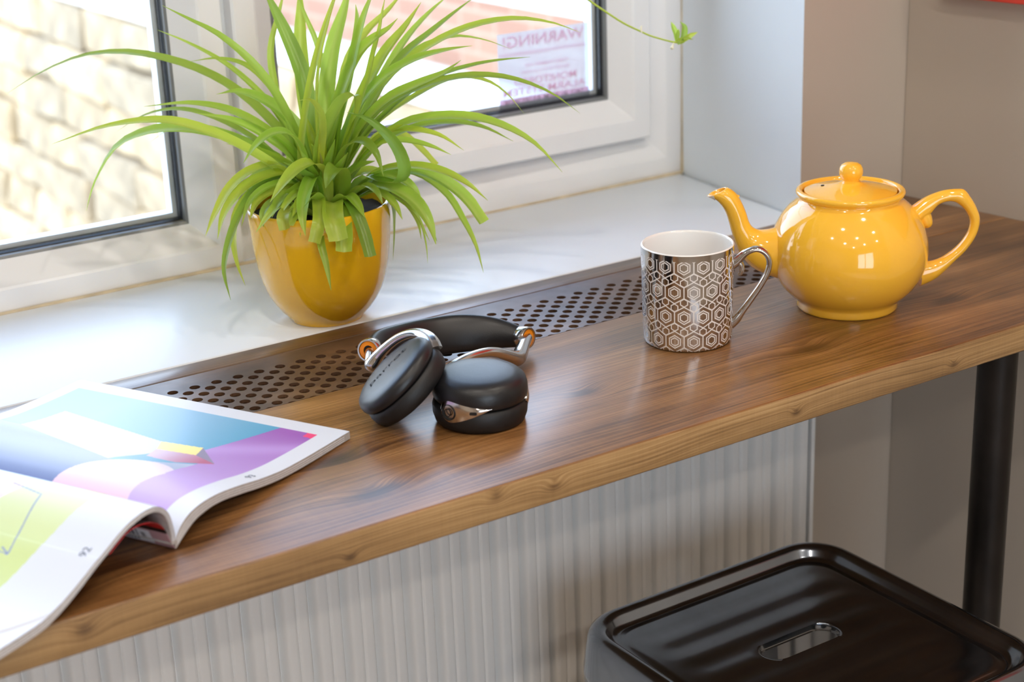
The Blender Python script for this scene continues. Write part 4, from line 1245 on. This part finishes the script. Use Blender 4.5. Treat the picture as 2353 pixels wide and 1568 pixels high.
# pressed maker's name along the long axis of the left cup, following its dome
mid = (RIGHT * .70 + UP * .71)
ax = (mid - NL * mid.dot(NL)).normalized()
ay = NL.cross(ax)
lt_ = text_mesh('pressed_lettering', 'parrot', .0090, M_LETTER, Matrix.Identity(4), hp, width=.040)
cr_, cz_ = [p[0] for p in CAP[:4:-1]], [p[1] * KZL for p in CAP[:4:-1]]
for v in lt_.data.vertices:
    px, py = v.co.x, v.co.y + .0040
    h = float(np.interp(math.hypot(px, py), cr_, cz_)) + .00025
    v.co = CL + ax * px + ay * py + NL * h
sub(lt_, cap_l)
# padded headband
LB_, RB_ = Vector((-.0887, .2227, .0350)), Vector((.0575, .2172, .0140))
hb = [(-.0865, .2250, .0348, .0062, .0085), (-.070, .2395, .0320, .0062, .0108), (-.040, .2520, .0240, .0066, .0148), (-.012, .2560, .0195, .0068, .0165), (.015, .2515, .0180, .0068, .0165), (.038, .2390, .0165, .0064, .0140), (.0560, .2188, .0142, .0060, .0088)]
tube('headband', hb, M_LEATHER, hp, n=70, seg=28, ref=(0.02, .34, .94))
for P, A_ in ((LB_, Vector((-.75, -.62, .18))), (RB_, Vector((.28, -.93, .05)))):
    A_.normalize()
    hc = lathe('hinge_collar', [(0, -.006), (.0085, -.006), (.0096, -.0045), (.0098, .0040), (.0092, .0052), (.0080, .0052), (.0078, .0030), (0, .0030)], M_ALU, hp, P, 40, A_)
    o1 = lathe('orange_ring', [(.0042, .0032), (.0077, .0032), (.0077, .0042), (.0042, .0046)], M_ORANGE, hp, P, 40, A_, closed=True)
    o2 = lathe('hinge_hole', [(0, .0033), (.0041, .0033), (.0041, .0038), (0, .0038)], M_DARK, hp, P, 24, A_)
    sub(o1, hc, 'orange ring'); sub(o2, hc)
# aluminium arms: a round shaft out of the ring, an elbow, then a flat yoke round the cup
tube('arm', [(-.0897, .2210, .0346, .0046), (-.0938, .2130, .0322, .0049), (-.0975, .2062, .0298, .0056), (-.0985, .2030, .0300, .0058), (-.0946, .2006, .0362, .0050), (-.0884, .1938, .0460, .0046, .0040), (-.0819, .1866, .0535, .0044, .0036),
             (-.0760, .1784, .0582, .0046, .0034), (-.0723, .1694, .0602, .0050, .0032), (-.0712, .1598, .0601, .0056, .0030), (-.0726, .1497, .0580, .0062, .0028), (-.0750, .1414, .0552, .0064, .0024)], M_ALU, hp, n=90, seg=20, ref=(-.5, .2, .8))
tube('arm', [(.0590, .2150, .0139, .0048), (.0500, .2060, .0130, .0052), (.0390, .1945, .0112, .0062), (.0310, .1865, .0108, .0068), (.0250, .1820, .0125, .0066), (.0120, .1752, .0200, .0060, .0052), (-.0030, .1690, .0278, .0056, .0046),
             (-.0170, .1635, .0325, .0052, .0040), (-.0330, .1588, .0345, .0050, .0034), (-.0500, .1555, .0330, .0052, .0030), (-.0600, .1528, .0300, .0056, .0026)], M_ALU, hp, n=80, seg=20, ref=(0, .2, 1))
def cup_patch(name, mat, a0, a1, shape, r0, zoff):
    """a moulded piece lying on the side of the right cup; shape(t) gives mid height and half height"""
    V, F = [], []
    n, m = 36, 9
    for lay in (0, 1):
        for i in range(n):
            t = i / (n - 1)
            a = math.radians(a0 + (a1 - a0) * t)
            zc, hh = shape(t)
            for k in range(m):
                q = -1 + 2 * k / (m - 1)
                z = zc + hh * q
                r = (r0 + .0009 * (1 - q * q) * min(1, hh / .003)) if lay == 0 else r0 - .0035
                V.append((CR.x + r * math.cos(a), CR.y + r * math.sin(a), z + zoff))
    def ix(l, i, k): return (l * n + i) * m + k
    for l in (0, 1):
        for i in range(n - 1):
            for k in range(m - 1):
                F.append((ix(l, i, k), ix(l, i + 1, k), ix(l, i + 1, k + 1), ix(l, i, k + 1)))
    for i in range(n - 1):
        for k in (0, m - 1):
            F.append((ix(0, i, k), ix(0, i + 1, k), ix(1, i + 1, k), ix(1, i, k)))
    for k in range(m - 1):
        for i in (0, n - 1):
            F.append((ix(0, i, k), ix(0, i, k + 1), ix(1, i, k + 1), ix(1, i, k)))
    return obj(name, V, F, mat, hp, True, 0.8)
def tear(t):
    hh = .0088 * math.sqrt(max(0, 1 - ((t - .24) / .24) ** 2)) if t < .24 else .0088 * (1 - ((t - .24) / .76) ** 1.25) ** 1.15
    return (.0180 + .0035 * t * t, max(.0002, hh))
port = cup_patch('port_plate', M_ALU, 184, 252, tear, .0374, 0)
for ang, zz_, rr_ in ((199, .0180, .0055),):
    a = math.radians(ang)
    d = Vector((math.cos(a), math.sin(a), 0.1))
    sub(lathe('jack_socket', [(0, -.001), (.0052, -.001), (.0056, .0012), (.0062, .0012), (.0064, -.001)], M_DARK, hp, CR + Vector((math.cos(a) * .0378, math.sin(a) * .0378, zz_ - CR.z)), 28, d), port)
    sub(lathe('jack_socket_ring', [(.0026, .0012), (.0032, .0012), (.0032, .0018), (.0026, .0018)], M_STEEL, hp, CR + Vector((math.cos(a) * .0378, math.sin(a) * .0378, zz_ - CR.z)), 28, d, True), port)
a = math.radians(230)
sl = bmesh.new()
o2 = rrect(.0058, .0024, .0010, 4)
ctr = CR + Vector((math.cos(a) * .0384, math.sin(a) * .0384, .0192 - CR.z))
tx = Vector((-math.sin(a), math.cos(a), 0)); nz_ = Vector((math.cos(a), math.sin(a), 0))
lo = [sl.verts.new(ctr + tx * p[0] + Vector((0, 0, p[1])) - nz_ * .001) for p in o2]
hi = [sl.verts.new(ctr + tx * p[0] + Vector((0, 0, p[1])) + nz_ * .0002) for p in o2]
sl.faces.new(hi)
for i in range(len(o2)):
    j = (i + 1) % len(o2)
    sl.faces.new((lo[i], lo[j], hi[j], hi[i]))
sub(bm_obj('usb_slot', sl, M_DARK, hp, False), port)
port['label'] = 'silver teardrop plate with a round socket and a small slot'
cup_patch('side_trim', M_ALU, 312, 348, lambda t: (.0185, .0002 + .0066 * math.sin(PI * min(1, max(0, t))) ** .7), .0374, 0)

# ------------------------------------------------------------------ mug
GX_, GY_ = 0.1885, 0.1568
mug = empty('patterned_mug', (GX_, GY_, 0.0))
tag(mug, 'silver hexagon patterned mug with white inside, standing left of the yellow teapot', 'mug')
g = G('silver_hexagon_print')
(x, y, z), co = g.coord()
MH, MR = .0872, .0400
x = x - GX_; y = y - GY_
th = g.math('ARCTAN2', y, x)
pit = 2 * PI / 15
fa = math.atan2(-.80, -.60)            # a hexagon column faces about here
rp_ = .0221
bigl = None
def lattice(xo, zo):
    u = (((th - (fa + xo)) / pit + 100.5).fract() - 0.5) * (pit * MR)
    v = (((z - zo) / (2 * rp_) + 50.5).fract() - 0.5) * (2 * rp_)
    au, av = u.abs(), v.abs()
    a = pit * MR / 2
    d = au.max(au * 0.5 + av * 0.866)
    lw = 0.00052
    l = (d - a).abs() < lw
    l = l.max((d - a * .60).abs() < lw)
    l = l.max((d - a * .385).abs() < lw)
    v2 = (av - rp_ * .605).abs()
    s_ = au.max(au * 0.5 + v2 * 0.866)
    l = l.max((s_ - a * .36).abs() < lw * .9)
    zig = ((au * 0.5 + av * 0.866) - a).abs() < lw
    return l.max(zig * (av < rp_ * .80))
ln = lattice(-.26 * pit, .0765).max(lattice(.24 * pit, .0765 - rp_))
band = (z < MH - .0055) * (z > .0012)
ln = ln * band
g.set(color=g.mix(ln, lin((198, 192, 186)), lin((226, 219, 214))), metal=1.0 - ln, rough=ln * 0.14 + 0.085)
M_HEX = g.m
lathe('body', [(0, .0030), (.030, .0028), (.0345, .0004), (.0366, .0003), (.0380, .0020), (.0386, .0050), (.0391, .030), (.0396, .060), (.0400, MH - .002), (.0400, MH - .0006)], M_HEX, mug, (GX_, GY_, 0), 128)
lathe('lining', [(.0400, MH - .0006), (.0397, MH), (.0388, MH + .0003), (.0379, MH - .0003), (.0376, MH - .002), (.0372, .06), (.0366, .02), (.034, .0085), (.028, .0060), (0, .0055)], M_MUGIN, mug, (GX_, GY_, 0), 128)
hd = Vector((.835, -.5503, 0))
def hpnt(s, z, ra, rb): 
    p = Vector((GX_, GY_, 0)) + hd * s
    return (p.x, p.y, z, ra, rb)
mug_h = tube('handle', [hpnt(.0375, .0660, .0040, .0050), hpnt(.0425, .0690, .0040, .0042), hpnt(.0500, .0765, .0044, .0030), hpnt(.0590, .0795, .0046, .0026), hpnt(.0665, .0762, .0046, .0026), hpnt(.0705, .0690, .0046, .0026), hpnt(.0698, .0600, .0046, .0026), hpnt(.0640, .0480, .0046, .0026),
                hpnt(.0555, .0350, .0046, .0027), hpnt(.0475, .0235, .0046, .0030), hpnt(.0425, .0165, .0044, .0040), hpnt(.0370, .0120, .0042, .0050)], M_CHROME, mug, n=90, seg=20, ref=(hd.x, hd.y, 0.01))
sub(tube('handle_curl', [hpnt(.0440, .0690, .0034, .0030), hpnt(.0468, .0640, .0034, .0024), hpnt(.0462, .0585, .0028, .0020), hpnt(.0440, .0565, .0012, .0010)], M_CHROME, mug, n=24, seg=12, ref=(hd.x, hd.y, 0.01)), mug_h)
mug_h['label'] = 'plain silver handle'

# ------------------------------------------------------------------ teapot
TX, TY = 0.3580, 0.1352
pot = empty('yellow_teapot', (TX, TY, 0.0))
tag(pot, 'glossy yellow ceramic teapot with round knobbed lid on the right of the bar', 'teapot')
TC = (TX, TY, 0)
lathe('body', [(0, .0045), (.038, .0045), (.0405, .0006), (.0445, .0003), (.0458, .0022), (.0452, .0060), (.0458, .0085), (.0520, .0130), (.0600, .0215), (.0662, .0320), (.0698, .0430), (.0708, .0530), (.0697, .0640), (.0662, .0755),
                (.0605, .0860), (.0540, .0940), (.0480, .0990), (.0452, .1012), (.0448, .1030), (.0464, .1044), (.0482, .1062), (.0485, .1082), (.0474, .1098), (.0452, .1104), (.0432, .1096), (.0422, .1078), (.0420, .1040), (.044, .098), (.058, .082), (.066, .055), (.05, .02), (0, .012)], M_YEL, pot, TC, 128)
lid_o = lathe('lid', [(0, .1030), (.0400, .1030), (.0412, .1070), (.0408, .1086), (.0380, .1094), (.0300, .1113), (.0200, .1135), (.0120, .1153), (.0085, .1166), (.0074, .1180), (0, .1182)], M_YEL, pot, TC, 96)
sub(lathe('knob', [(0, .1170), (.0074, .1178), (.0076, .1190), (.0092, .1208), (.0104, .1235), (.0107, .1262), (.0101, .1292), (.0085, .1318), (.0055, .1336), (0, .1342)], M_YEL, pot, TC, 64), lid_o)
vh = Vector((.3397, .1516, 0))
sub(lathe('steam_hole', [(0, 0), (.0016, 0), (.0016, .0004), (0, .0004)], M_DARK, pot, (vh.x, vh.y, .1126), 16, (-.08, 0, 1)), lid_o)
side_v = Vector((.5503, .835, 0))
def edged(name, pairs, lat, mat, n=60, seg=24, bore=0.0):
    """loft from pairs of edge points in the pot's spout-handle plane, lat = half thickness across it"""
    Q = spline([(a[0], a[1], b[0], b[1], w) for (a, b), w in zip(pairs, lat)], n)
    V, F = [], []
    ringsC = []
    for q in Q:
        a = np.array(q[0:2]); b = np.array(q[2:4])
        c0 = (a + b) / 2; h = (a - b) / 2
        for k in range(seg):
            t = 2 * PI * k / seg
            p = c0 + h * math.cos(t)
            w = Vector((TX, TY, 0)) + hd * p[0] + Vector((0, 0, p[1])) + side_v * (q[4] * math.sin(t))
            V.append(w)
    for i in range(n - 1):
        for k in range(seg):
            j = (k + 1) % seg
            F.append((i * seg + k, i * seg + j, (i + 1) * seg + j, (i + 1) * seg + k))
    if bore > 0:
        last = (n - 1) * seg
        cen = sum((V[last + k] for k in range(seg)), Vector()) / seg
        prev = sum((V[last - 4 * seg + k] for k in range(seg)), Vector()) / seg
        dirn = (prev - cen).normalized()
        ra = [last]
        for dep_, sc in ((-.0006, .90), (0.0, .80), (.004, .72), (.016, .60)):
            st_ = len(V)
            for k in range(seg):
                V.append(cen + (V[last + k] - cen) * sc + dirn * dep_)
            ra.append(st_)
        for a_, b_ in zip(ra[:-1], ra[1:]):
            for k in range(seg):
                j = (k + 1) % seg
                F.append((a_ + k, a_ + j, b_ + j, b_ + k))
        F.append(tuple(range(ra[-1], ra[-1] + seg)))
    else:
        F.append(tuple(range((n - 1) * seg, n * seg)))
    F.append(tuple(range(seg)))
    return obj(name, V, F, mat, pot, True, 1.2)
spout_o = edged('spout', [((-.052, .078), (-.058, .026)), ((-.0640, .0762), (-.0720, .0320)), ((-.0745, .0745), (-.0875, .0400)), ((-.0830, .0752), (-.0968, .0505)), ((-.0878, .0785), (-.1022, .0620)), ((-.0905, .0832), (-.1060, .0735)),
                ((-.0931, .0915), (-.1092, .0850)), ((-.0966, .1000), (-.1126, .0945)), ((-.1016, .1088), (-.1180, .1020)), ((-.1065, .1132), (-.1232, .1060)), ((-.1100, .1150), (-.1274, .1079))],
      [.024, .021, .0165, .0130, .0108, .0096, .0090, .0088, .0086, .0080, .0070], M_YEL, 80, 32, 1)
SPOUT = [((-.0931, .0915), (-.1092, .0850)), ((-.0966, .1000), (-.1126, .0945)), ((-.1016, .1088), (-.1180, .1020)), ((-.1065, .1132), (-.1232, .1060)), ((-.1100, .1150), (-.1274, .1079))]
Qc = spline([(a[0], a[1], b[0], b[1], w) for (a, b), w in zip(SPOUT, (.0090, .0088, .0086, .0080, .0070))], 60)[38:]
V, F = [], []
for i, q in enumerate(Qc):
    a = np.array(q[0:2]); b = np.array(q[2:4])
    wd = 62 * math.sqrt(max(.0, i / (len(Qc) - 1)))
    for k in range(9):
        t = PI + math.radians(wd) * (k / 4 - 1)
        pq = (a + b) / 2 + (a - b) / 2 * math.cos(t) * 1.10
        V.append(Vector((TX, TY, 0)) + hd * pq[0] + Vector((0, 0, pq[1])) + side_v * (q[4] * 1.10 * math.sin(t)))
for i in range(len(Qc) - 1):
    for k in range(8):
        F.append((i * 9 + k, i * 9 + k + 1, i * 9 + k + 10, i * 9 + k + 9))
sub(obj('spout_chip', V, F, M_CHIP, pot), spout_o, 'bare white patch under the lip')
handle_o = edged('handle', [((.0540, .0905), (.0590, .0740)), ((.0680, .0998), (.0712, .0830)), ((.0819, .1048), (.0785, .0920)), ((.0950, .1060), (.0880, .0951)), ((.1020, .1050), (.0945, .0938)), ((.1075, .0985), (.1000, .0898)), ((.1130, .0895), (.1050, .0838)), ((.1169, .0789), (.1083, .0756)), ((.1155, .0657), (.1070, .0662)),
                 ((.1079, .0514), (.1005, .0555)), ((.0946, .0372), (.0905, .0463)), ((.0801, .0230), (.0790, .0405)), ((.0660, .0160), (.0655, .0385))],
      [.0100, .0074, .0066, .0064, .0066, .0064, .0062, .0060, .0060, .0060, .0062, .0068, .0078], M_YEL, 100, 24)
def tp(s, z, r): 
    p = Vector(TC) + hd * s
    return (p.x, p.y, z, r)
sub(tube('handle_curl', [tp(.0650, .0850, .0070), tp(.0680, .0785, .0066), tp(.0698, .0738, .0050), tp(.0698, .0712, .0022)], M_YEL, pot, n=24, seg=14, ref=(hd.x, hd.y, 0.01)), handle_o)

# ------------------------------------------------------------------ metal stool
SX, SYc, SZ = 0.1955, 0.004, -0.230
stool = empty('metal_bar_stool', (SX, SYc, FZ))
tag(stool, 'dark gunmetal pressed steel bar stool with slotted square seat, pulled up under the bar', 'stool')
SW = .297
def outline_even(w, h, r, n=200):
    """rounded rectangle sampled evenly along its length, starting from its right-hand middle"""
    P = rrect(w, h, r, 16)
    P = [(w / 2, 0.0)] + P + [(w / 2, 0.0)]
    P = np.array(P)
    d = np.r_[0, np.cumsum(np.linalg.norm(np.diff(P, axis=0), axis=1))]
    q = np.linspace(0, d[-1], n + 1)[:-1]
    return [(float(np.interp(t, d, P[:, 0])), float(np.interp(t, d, P[:, 1]))) for t in q]
prof = [(-.0020, -.0500, .046), (-.0022, -.0400, .046), (-.0005, -.0200, .046), (.0010, -.0100, .045), (.0030, -.0042, .043), (.0068, -.0010, .041), (.0105, .0000, .038), (.0145, -.0010, .034), (.0178, -.0042, .031), (.0200, -.0085, .029), (.0225, -.0112, .0275), (.0262, -.0118, .026), (.0300, -.0108, .024)]
V, F = [], []
rows = []
for ins, z, r in prof:
    st_ = len(V)
    for (px, py) in outline_even(SW - 2 * ins, SW - 2 * ins, r):
        V.append((SX + px, SYc + py, SZ + z))
    rows.append(st_)
nper = 200
slotc = (SX + .004, SYc + .014)
slot = outline_even(.083, .0290, .01449)
inner = outline_even(SW - .06, SW - .06, .024)
def rib(px, py, fade):
    return .0003 * math.cos(2 * PI * (py - .014) / .0345) * fade
NI = 40
for i in range(1, NI + 1):
    st_ = len(V)
    t = i / NI
    for (ax_, ay_), (bx, by) in zip(inner, slot):
        px = ax_ + (bx + .004 - ax_) * t
        py = ay_ + (by + .014 - ay_) * t
        ed = min(1, max(0, (.108 - max(abs(px), abs(py))) / .020))
        V.append((SX + px, SYc + py, SZ - .0105 + rib(px, py, ed * min(1, (1 - t) * 9))))
    rows.append(st_)
for dz, sc in ((-.0012, .985), (-.0040, .975), (-.0075, .985)):
    st_ = len(V)
    for (bx, by) in slot:
        V.append((slotc[0] + bx * sc, slotc[1] + by * sc, SZ - .0105 + dz))
    rows.append(st_)
for a_, b_ in zip(rows[:-1], rows[1:]):
    for k in range(nper):
        j = (k + 1) % nper
        F.append((a_ + k, a_ + j, b_ + j, b_ + k))
seat = obj('seat', V, F, M_GUN, stool, True, 1.3)
sd = seat.modifiers.new('sheet', 'SOLIDIFY')
sd.thickness = 0.0012
sd.offset = -1
for sx_ in (-1, 1):
    for sy_ in (-1, 1):
        bm = bmesh.new()
        prev = None
        for t in np.linspace(0, 1, 8):
            z = SZ - .022 + (FZ + .012 - (SZ - .022)) * t
            ox = SW / 2 - .0045 + .068 * t
            L = .098 - .050 * t
            cr = .042 * (1 - t) + .012
            line = [(ox - L, ox), (ox - cr, ox)]
            for a in np.linspace(90, 0, 7):
                line.append((ox - cr + cr * math.cos(math.radians(a)), ox - cr + cr * math.sin(math.radians(a))))
            line += [(ox, ox - cr), (ox, ox - L)]
            inn = [(max(0, p[0] - .0016), max(0, p[1] - .0016)) for p in reversed(line)]
            ringv = [bm.verts.new((SX + sx_ * p[0], SYc + sy_ * p[1], z)) for p in line + inn]
            if prev:
                for k in range(len(ringv)):
                    j = (k + 1) % len(ringv)
                    bm.faces.new((prev[k], prev[j], ringv[j], ringv[k]))
            else:
                bm.faces.new(ringv)
            prev = ringv
        bm.faces.new(prev)
        leg_o = bm_obj('leg', bm, M_GUN, stool, True, 0.6)
        q = SW / 2 - .0045 + .068
        sub(lathe('rubber_foot', [(0, 0), (.014, 0), (.014, .012), (0, .012)], M_GASKET, stool, (SX + sx_ * (q - .014), SYc + sy_ * (q - .014), FZ), 20), leg_o)
zz_ = FZ + .25
q = SW / 2 - .0045 + .068 * .62 - .004
for a_, b_ in (((-q, -q), (q, -q)), ((-q, q), (q, q)), ((-q, -q), (-q, q)), ((q, -q), (q, q))):
    dxy = Vector((b_[0] - a_[0], b_[1] - a_[1], 0)).normalized()
    n_ = Vector((-dxy.y, dxy.x, 0)) * .002
    A0 = Vector((SX + a_[0], SYc + a_[1], zz_)) + dxy * .002; B0 = Vector((SX + b_[0], SYc + b_[1], zz_)) - dxy * .002
    V = [A0 - n_, B0 - n_, B0 + n_, A0 + n_]
    V = V + [v + Vector((0, 0, .032)) for v in V]
    obj('footrest', V, [(0, 1, 2, 3), (4, 5, 6, 7), (0, 1, 5, 4), (1, 2, 6, 5), (2, 3, 7, 6), (3, 0, 4, 7)], M_GUN, stool, False)
